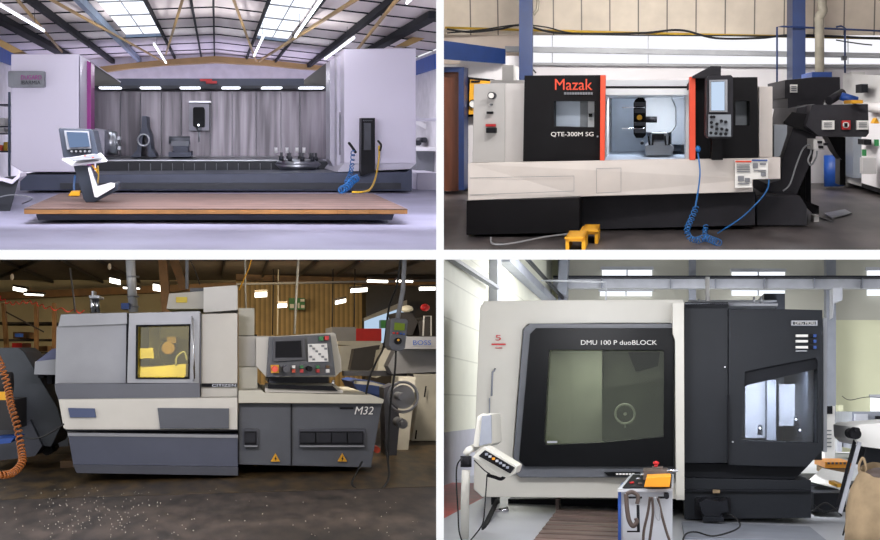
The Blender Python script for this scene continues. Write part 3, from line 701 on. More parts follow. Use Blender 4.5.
part('panel_bracket', 'h2_black', M, bx((712, 138, 723, 160, 1.02, 1.044)))
# right end of the machine
part('end_panel', 'h2_base', M, bx((759, 86.5, 772.5, 157, 1.07, 1.35)), bevel=.3)
part('end_cover', 'h2_col', M, pr([(774, 125), (787, 125), (787, 134), (780, 156), (774, 157)], 1.08, 1.12))
lb = part('safety_label', 'paper', M, MB().prism([(735, 160.5), (768, 159), (768, 178.5), (752, 179.3), (752, 187.5), (735, 188)], 1.03, 1.036), label='white safety sticker')
part('label_band', 'orange', lb, bx((735.5, 160.8, 751.5, 162.3, 1.028, 1.03)))
part('label_band', 'blue_paint', lb, bx((752, 159.6, 767.5, 161, 1.028, 1.03)))
g = MB()
for k in range(4): g.box(737, 164.5+k*2.2, 750, 165.2+k*2.2, 1.028, 1.03)
for u0, v0, u1, v1 in ((738, 176, 744, 181), (745, 178, 750, 182), (738, 183, 749, 184), (753, 163, 758, 168), (760, 163, 766, 165), (754, 170, 766, 171), (761, 172, 766, 176)): g.box(u0, v0, u1, v1, 1.028, 1.03)
part('label_print', 'mid_grey', lb, g)
# ---- hoses and step on the floor
hs = thing('air_hose', 'blue coiled air hose trailing from the control panel to the floor', 'air hose', 700, 245, fd(245))
part('gun', 'blue_hose', hs, MB().ball(P(698, 149, .99), 2.6*H.S, 1, 1, 1.2), label='bright blue air gun')
part('straight_hose', 'blue_hose', hs, hose([(698, 153, .99), (700, 172, .985), (698, 192, .98), (695, 208, .96)], .8))
part('coil', 'blue_hose', hs, coil([(696, 208, .96), (691, 220, .945), (687, 230, .935), (690, 238, .935), (697, 240.5, .94)], 2.6, .5, 13))
part('coil', 'blue_hose', hs, coil([(697, 240.5, .94), (705, 238, .945), (712, 240, .94), (719, 243, .93)], 3.4, .5, 9))
part('coil', 'blue_hose', hs, coil([(706, 226, .96), (705, 232, .955), (706, 238, .95)], 2.2, .5, 4))
part('straight_hose', 'blue_hose', hs, hose([(718, 233, .995), (725, 228.5, 1.02), (741, 218, 1.03), (757, 203, 1.03), (767, 190, 1.03), (769, 180, 1.03)], .8))
solo('floor_cable', 'h2_rail', hose([(491, 237.5, fd(239)), (492, 243.5, fd(245)), (502, 244.5, fd(246)), (520, 242, fd(243.5)), (545, 237, fd(238.5)), (568, 234, fd(235.5))], .9), 'pale grey cable curving over the floor before the black plinth', 'cable')
st = thing('step', 'yellow steel two-part step standing on the floor before the black plinth', 'step', 581, 250, .95)
def portal(u0, v0, u1, v1, d, dv):
    g = MB()
    g.box(u0, v0, u0+3.4, v1, d, d+.05).box(u1-3.4, v0, u1, v1, d, d+.05).box(u0, v0, u1, v0+4.5, d, d+.05)
    return g
part('upright_frame', 'yellow', st, portal(565.5, 237, 585, 251.5, .895, 0), bevel=.3)
part('upright_frame', 'yellow', st, portal(582, 230, 598, 244, .95, 0), bevel=.3)
part('step_top', 'yellow', st, MB().pts8([(564.5, 237.5, .893), (583, 237.5, .893), (583, 239, .893), (564.5, 239, .893)], [(572, 231, .945), (588, 231, .945), (588, 232.5, .945), (572, 232.5, .945)]))
part('step_top', 'yellow', st, MB().pts8([(580, 230.5, .948), (598.5, 230.5, .948), (598.5, 232, .948), (580, 232, .948)], [(583, 226, .99), (597, 226, .99), (597, 227.5, .99), (583, 227.5, .99)]))
g = MB(); g.box(573, 235, 579, 236, .91, .93); part('grip_pad', 'h2_duct', st, g)
# ---- chip conveyor
K = thing('chip_conveyor', 'dark grey chip conveyor climbing from the machine end with stickers on its head', 'conveyor', 790, 225, 1.09)
part('sump', 'h2_conveyor', K, MB().prism([(756, 196), (800, 196), (807, 207.5), (807, 225.5), (757, 225.5)], 1.085, 1.35), bevel=.4)
part('incline', 'h2_conveyor', K, MB().prism([(782, 160), (794, 125), (797, 108), (816, 104), (819, 118), (812, 160), (793, 203), (756, 203), (766, 184), (781, 180)], 1.13, 1.32), bevel=.4)
part('incline_plate', 'h2_black', K, pr([(783.5, 122), (792, 112), (820, 116), (812, 133), (783.5, 124)], 1.118, 1.13))
hd = part('head', 'h2_conveyor', K, MB().prism([(812, 105), (868, 104), (869, 133), (866, 137), (820, 136.5), (806, 126)], 1.1, 1.3), bevel=.4)
for u0, u1, m in ((822.5, 834.5, 'paper'), (842, 850.5, 'red_paint'), (857, 868.5, 'paper')): part('sticker', m, hd, bx((u0, 120.5, u1, 129.5, 1.095, 1.1)), label='red and white prohibition sticker' if m != 'paper' else 'white sticker')
part('sticker_symbol', 'paper', hd, MB().disc(846.2, 125, 2.8, 1.09, 1.095, seg=14))
part('sticker_symbol', 'ink', hd, bx((844.8, 123, 847.6, 127, 1.087, 1.09)))
g = MB()
for u in (824, 859): 
    for v in (122.5, 124.5, 126.5): g.box(u, v, u+8, v+.6, 1.093, 1.095)
part('sticker_print', 'mid_grey', hd, g)
part('drive_cover', 'h2_soft_black', K, MB().prism([(785, 80), (815, 77), (840, 77), (840.5, 99), (806, 101), (785, 98)], 1.2, 1.36), bevel=.5)
part('drive_cover_lower', 'h2_soft_black', K, MB().prism([(788, 98), (825, 100), (822, 112), (797, 112), (788, 108)], 1.2, 1.34), bevel=.3)
part('cover_sticker', 'paper', K, bx((790.5, 84.5, 797.5, 92.5, 1.195, 1.2)), label='white sticker')
g = MB()
for v in (86, 88, 90): g.box(791.5, v, 796.5, v+.9, 1.192, 1.195)
part('sticker_print', 'mid_grey', K, g)
part('filter_cap', 'blue_paint', K, bx((812, 72, 832, 78, 1.25, 1.33)), label='blue cap on the drive cover', bevel=.3)
part('motor', 'h2_soft_black', K, MB().cyl(P(829, 101, 1.12), P(842, 93, 1.14), 4.6*H.S, seg=16))
part('gear_housing', 'blue_paint', K, MB().cyl(P(841, 96, 1.12), P(857, 101, 1.12), 4.4*H.S, seg=14), label='blue gear housing')
part('emergency_box', 'yellow', K, bx((851.5, 100, 863, 103.5, 1.08, 1.12)), label='yellow emergency stop box', bevel=.3)
part('junction_box', 'h2_cabinet', K, bx((813.5, 139.5, 824.5, 150, 1.08, 1.12)), label='pale junction box', bevel=.3)
for u0, v0 in ((819, 141), (820, 146), (825, 143)): part('connector', 'ink', K, bx((u0, v0, u0+3.4, v0+2.6, 1.07, 1.08)))
part('cable', 'h2_rail', K, hose([(783, 191, 1.11), (790, 184, 1.11), (796, 166, 1.11), (803, 149, 1.11), (810, 145, 1.1), (811, 152, 1.1), (808, 160, 1.1), (811, 165, 1.1), (816, 158, 1.09), (817, 151, 1.09)], .8))
part('leg', 'h2_black', K, bx((800, 160, 805.5, 200, 1.2, 1.24)))
part('leg', 'h2_black', K, bx((840, 137, 845.5, 185, 1.25, 1.28)))
part('leg', 'h2_black', K, MB().pts8([(795, 197, 1.14), (801, 197, 1.14), (819, 214, 1.12), (813, 214, 1.12)], [(795, 201, 1.14), (801, 199, 1.14), (819, 206, 1.12), (819, 209, 1.12)]))
part('under_gear', 'ink', K, bx((806, 163, 811, 206, 1.22, 1.3)))
part('return_tray', 'h2_black', K, MB().prism([(828, 137), (842, 137), (842, 160), (836, 152)], 1.22, 1.26))
# blue drum and the pale cabinets beyond
solo('plastic_drum', 'blue_paint', MB().cyl(P(834, 186, 1.6), P(834, 155, 1.6), 10*H.S*1.5, seg=24), 'blue plastic drum in the shade below the conveyor head', 'drum')
N = thing('machine_cabinet', 'tall pale grey machine cabinet with green stickers beyond the conveyor', 'machine', 865, 192, 1.5)
part('body', 'h2_cabinet', N, MB().pts8([(843, 74, 1.62), (905, 76, 1.42), (905, 199, 1.42), (863, 187, 1.55), (843, 181, 1.62)], [(843, 76, 1.7), (905, 78, 1.7), (905, 180, 1.7), (863, 180, 1.7), (843, 178, 1.7)]), bevel=.4)
part('front_body', 'h2_wall', N, MB().pts8([(861.5, 104, 1.5), (905, 104, 1.36), (905, 196, 1.36), (861.5, 183, 1.5)], [(861.5, 104, 1.6), (905, 104, 1.6), (905, 180, 1.6), (861.5, 176, 1.6)]), bevel=.4)
part('kick_plate', 'ink', N, MB().pts8([(861.5, 183, 1.51), (905, 196, 1.37), (905, 201, 1.37), (861.5, 187, 1.51)], [(861.5, 182, 1.56), (905, 192, 1.5), (905, 197, 1.5), (861.5, 186, 1.56)]))
part('vent_hole', 'ink', N, bx((861.5, 84, 868, 92.5, 1.5, 1.54)))
part('exhaust_pipe', 'h2_white', N, MB().cyl(P(866, 107, 1.46), P(905, 110, 1.34), 5*H.S*1.4, seg=16))
part('socket', 'ink', N, bx((864, 139.5, 871.5, 145, 1.44, 1.48)))
for u, v, w in ((877, 143, 4.5), (864.5, 153, 4)): part('sticker', 'green_paint', N, bx((u-w/2, v-3.5, u+w/2, v+3, 1.44, 1.445)), label='green warning sticker')
part('vent_grille', 'h2_cabinet', N, bx((863, 158, 876, 174, 1.42, 1.44)))
part('warning_triangle', 'yellow', N, MB().prism([(876.5, 118), (879.5, 123.5), (873.5, 123.5)], 1.4, 1.42))
N2 = thing('wall_cabinet', 'pale grey cabinet in the dim corner behind the conveyor legs', 'cabinet', 830, 184, 1.65)
part('body', 'h2_col', N2, bx((853, 136, 862, 178, 1.54, 1.6)))
part('wall_box', 'h2_cabinet', N2, bx((852, 72, 865, 79, 1.66, 1.7)))
solo('metal_scrap', 'steel', MB().tube([P(815, 215, 1.18), P(818, 217, 1.17), P(833, 222, 1.12)], .8*H.S).add([P(824, 213, 1.2), P(845, 209, 1.25), P(852, 213, 1.2), P(832, 218, 1.15), P(824, 213.8, 1.2), P(845, 209.8, 1.25), P(852, 213.8, 1.2), P(832, 218.8, 1.15)], [(0, 1, 2, 3), (4, 7, 6, 5), (0, 4, 5, 1), (1, 5, 6, 2), (2, 6, 7, 3), (3, 7, 4, 0)]), 'bent scrap metal sheet and rod on the floor by the conveyor foot', 'scrap metal')
solo('floor_clip', 'paper', bx((814, 216, 819, 222, 1.13, 1.15)), 'small white block on the floor by the scrap metal', 'block')
# ================================================================ dim hall with the sliding head lathe
H = H3 = Hall(240, 350, 17, 122)
mat('h3_floor', (70, 60, 54), .55, scale=2.6, detail=15, col2=(34, 29, 27), stretch=(2, .6, 1), big=.35, spec=.3)
mat('h3_floor_stain', (90, 72, 44), .45, var=.3, scale=2.6, detail=12, col2=(40, 33, 26), stretch=(2, .6, 1), big=.3, spec=.3)
bands('h3_corrugated', (192, 164, 112), (146, 124, 84), 5.2*3*H.S, 0, .55, soft=.25, noise=.12)
mat('h3_roof', (104, 96, 90), .8, var=.1)
mat('h3_wall', (170, 162, 136), .8, var=.12, scale=.4)
mat('h3_timber', (104, 76, 44), .6, var=.15)
mat('h3_darkbeam', (34, 30, 30), .6, var=.1)
mat('h3_hood', (148, 149, 153), .4, .1, var=.03)
mat('h3_hood_dark', (88, 90, 98), .45, var=.03)
mat('h3_white', (206, 202, 192), .45, var=.02)
mat('h3_cream', (196, 192, 176), .45, var=.02)
mat('h3_lower', (72, 76, 92), .4, .1, var=.04)
mat('h3_panel', (77, 80, 88), .45, .05, var=.04)
mat('h3_panel_dark', (60, 62, 72), .45, var=.05)
mat('h3_label', (64, 76, 110), .4, var=.03)
mat('h3_inside', (206, 200, 130), .5, var=.2, scale=1.2, col2=(120, 112, 62))
mat('h3_inside_plate', (206, 196, 140), .4, var=.05)
mat('h3_conveyor', (66, 70, 76), .45, .1, var=.08)
mat('h3_hose', (150, 84, 30), .45, var=.1)
mat('h3_oldwhite', (186, 184, 174), .5, var=.06)
mat('h3_greymach', (134, 136, 142), .5, var=.05)
mat('h3_sticker', (236, 208, 60), .5, var=.02)
mat('h3_vent', (40, 41, 47), .6, var=.1, spec=.2)
mat('h3_ledge', (104, 108, 140), .5, var=.05)
mat('h3_silver', (205, 206, 208), .35, .3, var=.1)
mat('h3_blue', (36, 66, 130), .5, var=.1)
glass('h3_glass', (235, 225, 170), .10, .03)
lamp_mat('h3_lcd', (130, 150, 60), .5)
lamp_mat('h3_sky', (190, 215, 240), .9)
room('floor', 'h3_floor', floor_slab(-20, 440, 560, 3.3))
z = -H.h*H.S
A = [P(-20, 500, fd(489)), P(440, 500, fd(489)), P(440, 500, 1.25), P(-20, 500, 1.25)]
A = [Vector((p.x, p.y, z+.004)) for p in A]
solo('floor_stain', 'h3_floor_stain', MB().loft(A, [p-Vector((0, 0, .003)) for p in A]), kind='structure')
ddb = 3.2
room('wall_back', 'h3_corrugated', bx((236, 276, 441, 395, ddb, ddb+.05)))
room('wall_back', 'h3_wall', bx((-20, 276, 236, 395, ddb, ddb+.05)))
room('ceiling', 'h3_roof', MB().pts8([(-30, 254, 2.335), (441, 254, 2.335), (441, 252, 2.335), (-30, 252, 2.335)], [(-30, 280, 3.2), (441, 280, 3.2), (441, 278, 3.2), (-30, 278, 3.2)]))
room('wall_left', 'h3_wall', MB().loft([P(-24, v, d) for v, d in ((254, 1.2), (560, 1.2), (500, 3.2), (254, 3.2))], [P(-28, v, d) for v, d in ((254, 1.2), (560, 1.2), (500, 3.2), (254, 3.2))]))
room('wall_right', 'h3_darkbeam', bx((366, 262, 441, 395, 3.0, 3.1)))
def rf(u, v):   # ceiling point
    return P(u, v, 1.9*118/(350-v)) if v < 345 else P(u, v, 3)
for (a, b, w, lb) in (((40, 257), (-6, 278), 3, 'dark roof girder nearest the corner above the coiled orange hose'), ((60, 257), (105, 281), 2.4, 'dark roof girder above the grey hood'), ((97, 257), (140, 280), 2, 'dark roof girder beside the silver vertical duct'),
                   ((2, 258), (60, 283), 2.5, 'dark roof girder crossing above the wall shelves'), ((225, 257), (222, 275), 2.5, 'dark roof girder above the bright white top box'), ((268, 257), (262, 275), 2.5, 'dark roof girder between the yellow strap and the white post'),
                   ((318, 257), (300, 273), 3, 'dark roof girder beyond the white post'), ((362, 257), (338, 273), 3, 'dark roof girder above the red box'), ((424, 257), (385, 271), 3, 'dark roof girder over the white grinding machine')):
    A_, B_ = rf(*a), rf(*b); off = Vector((0, 0, -6*H.S))
    solo('roof_girder', 'h3_darkbeam', MB().bar(A_+off, B_+off, w*2*H.S, 8*H.S), lb, 'girder', 'dark roof girders of the dim hall')
for (u0, va, u1, vb, w, d, lb) in ((-20, 293, 236, 282, 7, 2.9, 'long timber tie beam across the dim roof above the grey hood'), (236, 274, 441, 280, 6, 2.95, 'long timber tie beam above the corrugated wall')):
    solo('tie_beam', 'h3_timber', MB().prism([(u0, va), (u1, vb), (u1, vb+w), (u0, va+w)], d, d+.05), lb, 'beam')
solo('timber_post', 'h3_timber', MB().prism([(158, 257), (166, 257), (171, 315), (162, 315)], 2.3, 2.34), 'timber post rising behind the white top box', 'post')
solo('timber_brace', 'h3_timber', MB().prism([(168, 257), (178, 257), (188, 290), (180, 290)], 2.4, 2.44), 'diagonal timber brace beside the timber post', 'brace')
solo('steel_truss', 'h3_panel_dark', MB().prism([(236, 283), (441, 279), (441, 281), (236, 285)], 2.7, 2.72), 'thin grey lattice rail hung below the timber beam by the corrugated wall', 'rail')
# lamps, and two dim reflections built as glowing strips
for k, (u, v, w, h, ang) in enumerate(((19, 289.5, 12, 3.5, 10), (114.5, 281, 10, 4.5, 12), (159, 288, 12, 6, 10), (131, 288, 16, 1.2, 3), (33, 294.5, 18, 1.2, 3), (261, 294.5, 12, 4.5, -3), (282.5, 305.5, 9, 3.5, -4), (341, 301.5, 10, 3.5, -12), (359.5, 290, 16, 3.5, -4), (428, 288.5, 15, 3, 0), (378, 281, 20, 2, 2), (405, 281, 16, 1.5, 2))):
    lb = ['lamp in the roof corner above the wall shelves', 'lamp beside the silver vertical duct, on its grey hood side', 'brightest lamp, just above the yellow sticker box', 'long dim strip of reflected light behind the silver vertical duct', 'long dim strip of reflected light beyond the corner lamp',
          'high bay lamp next to the bright white top box', 'small lamp beside the green exit sign', 'small tilted lamp between the green sign and the red box', 'lamp above the pale daylight opening', 'lamp at the end of the hall over the lettered white machine', 'faint strip lamp beside the timber beam over the daylight opening', 'faint strip lamp beyond the pendant pole'][k]
    t = thing('roof_lamp_or_reflection', lb, 'lamp', u, v, 2.6, 'lamps of the dim hall')
    dv = math.tan(math.radians(ang))*w/2; d = 2.5
    part('diffuser', 'lamp_warm', t, MB().prism([(u-w/2, v-dv-h/2), (u+w/2, v+dv-h/2), (u+w/2, v+dv+h/2), (u-w/2, v-dv+h/2)], d, d+.02))
    part('housing', 'h3_darkbeam', t, MB().prism([(u-w/2-.6, v-dv-h/2-2.4), (u+w/2+.6, v+dv-h/2-2.4), (u+w/2, v+dv-h/2-.2), (u-w/2, v-dv-h/2-.2)], d-.005, d+.04))
for k, (u, v) in enumerate(((12, 277), (109.5, 266.5))):
    solo('bulb', 'paper', MB().ball(P(u, v, 2.4), 2.3*H.S*2.4, .8, .8, 1.4), ['pale hanging globe in the roof corner', 'pale hanging globe above the duct side lamp'][k], 'globe lamp')
# green sign
t = thing('hanging_sign', 'green and white sign hung on the corrugated wall behind the white post', 'sign', 297, 310, 3.1)
part('board', 'green_paint', t, bx((289, 298, 305, 309.5, 3.08, 3.1)))
part('pictogram', 'paper', t, bx((290, 304, 294, 308, 3.07, 3.08), (298, 303, 299.5, 308, 3.07, 3.08), (300.5, 299, 304.5, 301.5, 3.07, 3.08), (301, 305, 304.5, 308, 3.07, 3.08)))
# daylight opening
solo('roller_door', 'h3_greymach', MB().prism([(364, 318), (407, 300), (407, 306), (364, 321)], 2.92, 2.95), 'half raised grey roller door above the daylight opening', 'door')
solo('opening', 'h3_sky', MB().prism([(365, 321), (407, 305), (407, 340), (365, 345)], 2.96, 2.98), kind='structure')
solo('outdoor_bin', 'green_paint', bx((381, 320, 388, 328, 2.9, 2.94)), 'teal object just visible in the daylight opening', 'bin')
# vertical pipes
t = thing('exhaust_duct', 'silver vertical duct with flanges rising from the hood', 'duct', 134, 312, 1.22)
part('pipe', 'h3_silver', t, MB().tube([P(130, 250, 1.22), P(131, 275, 1.22), P(133.5, 312, 1.22)], 4.6*H.S*1.2, 16))
for v in (276, 296, 306): part('flange', 'steel', t, MB().cyl(P(133, v, 1.22), P(133, v+1.5, 1.22), 6*H.S*1.2, seg=16))
part('filter_knob', 'blue_paint', t, bx((121, 303, 129, 309, 1.2, 1.24)))
t = thing('mist_collector', 'short chrome cylinder pair standing on top of the hood', 'collector', 95, 312, 1.22)
part('cylinder', 'chrome', t, MB().cyl(P(93, 313, 1.22), P(93, 296, 1.22), 3*H.S*1.2))
part('cylinder', 'chrome', t, MB().cyl(P(98, 313, 1.22), P(97, 297, 1.22), 2*H.S*1.2))
part('cap', 'steel', t, bx((89, 295.5, 99.5, 298, 1.2, 1.24), (91.5, 291, 94, 296, 1.21, 1.23)))
solo('support_rod', 'h3_greymach', MB().tube([P(70, 268, 1.6), P(74, 300, 1.6), P(75, 312, 1.6)], 1*H.S*1.5), 'thin grey rod slanting down behind the hood', 'rod')
solo('post', 'h3_oldwhite', MB().tube([P(299, 250, 1.3), P(296, 300, 1.3), P(294.5, 334, 1.3)], 1.2*H.S*1.3), 'slim white post rising behind the control desk', 'post')
solo('hanging_strap', 'yellow', MB().tube([P(253.5, 250, 1.2), P(249, 268, 1.2), P(239, 290, 1.2)], .6*H.S*1.2), 'yellow strap hanging from the roof beside the white top box', 'strap')
solo('signal_pole', 'h3_oldwhite', MB().tube([P(245, 250, 1.3), P(245.5, 290, 1.3), P(246, 308, 1.3)], .9*H.S*1.3), 'thin pale pole standing on the small white box', 'pole')
for u, d in ((272.5, 2.6), (277.5, 2.6), (332, 2.7), (354, 2.7)):
    lb = {272.5: 'dark drop pipe nearest the yellow strap', 277.5: 'pale drop pipe just beside the dark one on the corrugated wall', 332: 'dark drop pipe between the small tilted lamp and the green sign', 354: 'dark drop pipe next to the lamp above the red box'}[u]
    solo('drop_pipe', 'h3_darkbeam' if u != 277.5 else 'h3_oldwhite', MB().tube([P(u+1, 269, 2.76), P(u, 335, 2.76)], .7*H.S*d), lb, 'pipe')
solo('red_hose', 'red_paint', coil([(-4, 295, 2.0), (10, 303, 2.0), (30, 302, 2.0), (50, 308, 2.0), (84, 312, 2.0)], 1.6, .4, 12), 'red coiled hose strung across the roof corner', 'hose')

# ---- the lathe
M = thing('sliding_head_lathe', 'grey and white sliding head lathe with yellow lit window and slanted desk', 'machine', 215, 472, 1.0)
hood = part('hood', 'h3_hood', M, MB().prism([(60, 325), (63, 314), (127, 312.5), (126, 384), (55, 384), (56.5, 327)], 1.0, 1.3), bevel=.6)
part('hood_top', 'h3_hood', M, MB().hull([(61, 314.5), (127, 312.5), (127, 324), (58, 326.5)], .99, [(61, 314.5), (127, 312.5), (127, 320), (60, 322)], 1.0), bevel=.2)
dr = part('sliding_door', 'h3_hood', M, MB().ring([(129, 313), (200, 311), (199, 383), (127, 383)], [(136.5, 325.5), (190, 324.5), (189, 378.5), (136, 378.5)], .985, 1.02), bevel=.3)
part('window_frame', 'ink', dr, MB().ring([(136, 325), (190.5, 324), (189.5, 379), (135.5, 379)], [(137.5, 326.5), (189, 325.5), (188, 377.5), (137, 377.5)], .983, .99))
part('window_glass', 'h3_glass', dr, bx((136, 324.5, 190, 379, 1.0, 1.003)))
part('door_gap', 'ink', M, bx((126.2, 313, 128.2, 384, 1.0, 1.01)))
part('door_post', 'h3_hood_dark', M, bx((196.5, 313, 201, 384, .99, 1.02)))
part('door_handle', 'chrome', dr, MB().tube([P(191.5, 316, .99), P(192.5, 320, .965), P(194.5, 378, .965), P(193, 381, .99)], 1*H.S))
# inside
part('chamber_roof', 'h3_inside', M, bx((128, 314, 201, 317, 1.03, 1.28)))
part('chamber_side', 'h3_inside', M, bx((199, 316, 201, 384, 1.03, 1.28)))
part('chamber_back', 'h3_inside', M, bx((128, 316, 200, 384, 1.24, 1.28)))
part('chamber_floor', 'h3_inside_plate', M, MB().prism([(137, 367), (150, 367), (186, 364), (185, 380), (137, 380)], 1.1, 1.2))
part('bar_stock_block', 'h3_inside_plate', M, pr([(137, 348.5), (153, 348), (154, 358), (137, 359)], 1.12, 1.16))
g = MB(); g.disc(176, 352, 16, 1.15, 1.22); g.box(160, 322, 196, 340, 1.14, 1.2); part('tool_carrier', 'h3_darkbeam', M, g)
part('guide_bush', 'h3_timber', M, MB().disc(168, 348, 6, 1.1, 1.15).add(*[MB().box(168, 336, 178, 343, 1.11, 1.14).v, [(0, 1, 2, 3), (4, 5, 6, 7)]]) if 0 else MB().disc(168, 348, 6, 1.1, 1.15), bevel=0)
part('guide_bush', 'h3_timber', M, bx((167, 337, 176, 343, 1.11, 1.14)))
part('coolant_pipe', 'mid_grey', M, hose([(176, 366, 1.09), (177, 357, 1.09), (184, 352, 1.09), (187, 360, 1.09)], .9))
# ledge to the left
part('side_ledge', 'h3_hood', M, MB().prism([(34, 374.5), (35, 361.5), (57, 359), (57, 375)], 1.05, 1.25), bevel=.3)
part('side_ledge_top', 'h3_ledge', M, MB().prism([(36, 361.5), (52, 349), (57, 348), (57, 360)], 1.1, 1.2), label='blue grey slanted ledge cover')
part('ledge_foot', 'ink', M, bx((38, 375.5, 44, 378, 1.08, 1.12), (47, 375.5, 52, 384, 1.08, 1.12)))
# bands below
part('hood_band', 'h3_hood_dark', M, MB().prism([(54.5, 384), (200, 383), (200, 398.5), (58.5, 399.5), (55.5, 392)], .985, 1.3), bevel=.4)
wb = part('white_band', 'h3_white', M, MB().prism([(58.5, 399.5), (237.5, 397.5), (237.5, 430.5), (67, 430), (63.5, 428)], .975, 1.3), label='white lower front band', bevel=.5)
part('label_plate', 'h3_label', wb, pr([(68, 408), (94.5, 408.5), (96, 417.5), (70, 417.5)], .972, .975), label='blue label plate')
part('dark_inset', 'h3_panel', wb, pr([(157.5, 408), (229, 408.5), (229, 428.5), (160, 428.5)], .972, .975))
part('band_joint', 'ink', wb, bx((66, 429.6, 237.5, 431, .972, .975)))
sk = part('skirt', 'h3_lower', M, MB().prism([(67.5, 432), (238, 434), (238, 475), (76, 472.5), (73, 464)], .98, 1.3), bevel=.6)
part('skirt_highlight', 'h3_hood', sk, MB().hull([(67.5, 432.5), (238, 435), (238, 438), (68, 436)], .978, [(67.5, 431.5), (238, 433.5), (238, 435), (68, 433)], .985))  # top edge highlight put into a paler strip
part('skirt_foot', 'h3_panel_dark', sk, pr([(73, 465), (238, 467), (238, 475.5), (77, 473)], .974, .98))
cabw = part('side_cabinet', 'h3_white', M, MB().prism([(201.5, 314), (237.5, 313), (237.5, 398), (201, 398)], 1.0, 1.25), bevel=.5)
part('name_strip', 'ink', cabw, bx((201.8, 383.5, 237, 387, .995, 1.0)))
text('CITIZEN', (212, 384, 236, 386.7), .994, 'steel', cabw, depth=.15, bold=0)
# top boxes
tb = part('top_box', 'h3_white', M, MB().prism([(169, 293.5), (204, 291), (204, 309), (166.5, 309)], 1.08, 1.22), bevel=.4)
part('caution_sticker', 'h3_sticker', tb, bx((176, 297, 187, 302.5, 1.075, 1.08)), label='yellow sticker')
part('box_foot', 'h3_hood_dark', tb, bx((190, 288, 203, 292, 1.1, 1.2)))
tb2 = part('top_box', 'paper', M, MB().prism([(203.5, 287.5), (237.5, 285), (237.5, 310), (203.5, 312.5)], 1.05, 1.22), bevel=.4)
part('box_pole', 'h3_greymach', tb2, MB().tube([P(187, 255, 1.18), P(187, 276, 1.18), P(187, 289, 1.18)], 1.6*H.S*1.2))
part('lifting_bar', 'h3_darkbeam', M, hose([(190, 260, 1.2), (195, 270, 1.2), (200, 285, 1.2)], .5))
part('stack_box', 'h3_cream', M, bx((238.5, 308, 254.5, 335.5, 1.05, 1.2)), bevel=.4)
part('stack_box', 'h3_cream', M, bx((238.5, 367, 257.5, 392, 1.02, 1.2)), bevel=.4)
part('connecting_cover', 'h3_white', M, bx((238.5, 336, 275, 366.5, 1.04, 1.2)), bevel=.3)
part('gap_shadow', 'ink', M, bx((238.5, 334.5, 257, 336.2, 1.06, 1.1)))
# desk
dk = part('control_desk', 'h3_white', M, MB().prism([(256, 337.5), (333, 332.5), (335.5, 334), (341, 360), (341.5, 371), (335, 377), (266, 377), (256, 366)], 1.0, 1.12), bevel=.5)
fp = part('front_panel', 'h3_panel', dk, pr([(269, 337), (330.5, 334.5), (335.5, 375), (266.5, 377)], .985, 1.0), bevel=.2)
part('screen_bezel', 'h3_panel_dark', fp, pr([(273.5, 338.5), (304.5, 337.5), (305.5, 359.5), (273, 361.5)], .978, .985))
part('screen', 'ink', fp, pr([(275.5, 341.5), (301, 340.5), (302, 357), (275.5, 357.5)], .975, .978))
kp = part('keypad', 'paper', fp, pr([(308, 344), (327, 343.5), (328.5, 361.5), (308.5, 362)], .98, .985))
g = MB()
for r in range(6):
    for c in range(6):
        if (r*5+c*3) % 4 == 0: g.box(309.5+c*3, 345+r*2.7, 312+c*3, 346.9+r*2.7, .978, .98)
part('key_print', 'mid_grey', kp, g)
for u, v, m, r in ((321.5, 338.5, 'green_paint', 2), (326.8, 338, 'red_paint', 2)): part('key_switch', m, fp, bx((u-r, v-r, u+r, v+r, .97, .985)))
part('stop_base', 'yellow', fp, bx((271, 365, 279, 373, .975, .985)))
part('stop_button', 'orange', fp, MB().disc(275, 369, 3, .955, .975), label='red orange stop button')
part('rotary_knob', 'h3_panel_dark', fp, MB().disc(286.5, 369, 3.4, .96, .985))
part('rotary_knob', 'ink', fp, MB().disc(310, 369, 2.6, .96, .985))
for u, ma, mb_ in ((293.7, 'paper', 'orange'), (301.8, 'green_paint', 'red_paint'), (318, 'green_paint', 'red_paint'), (328, 'h3_timber', 'paper')):
    part('push_button', ma, fp, bx((u-1.6, 365.5, u+1.6, 368.3, .975, .985)))
    part('push_button', mb_, fp, bx((u-1.6, 369.3, u+1.6, 372.6, .975, .985)))
part('desk_neck', 'h3_panel_dark', M, bx((269, 377, 329, 384, 1.05, 1.2)))
part('desk_tray', 'h3_white', M, MB().hull([(265, 388), (343, 390), (343, 393), (265, 393)], .99, [(265, 383), (333, 383), (333, 385), (265, 385)], 1.05))
part('tray_hollow', 'ink', M, pr([(268, 384.5), (333, 386), (338, 391), (268, 388.5)], .985, .99))
part('tray_knob', 'chrome', M, MB().cyl(P(333, 386, .98), P(333, 380, .98), 1.4*H.S, seg=10))
part('work_ledge', 'h3_cream', M, MB().prism([(238.5, 390.5), (262, 390), (264, 392.5), (372, 395), (384, 399.5), (383, 403.5), (238.5, 403)], .975, 1.2), bevel=.4)
lc = part('lower_cabinet', 'h3_panel', M, MB().prism([(238.5, 403.5), (382, 403.5), (371, 467.5), (238.5, 464.5)], .99, 1.3), bevel=.5)
part('door_joint', 'ink', lc, bx((290.8, 404, 291.8, 466, .987, .99)))
g = MB()
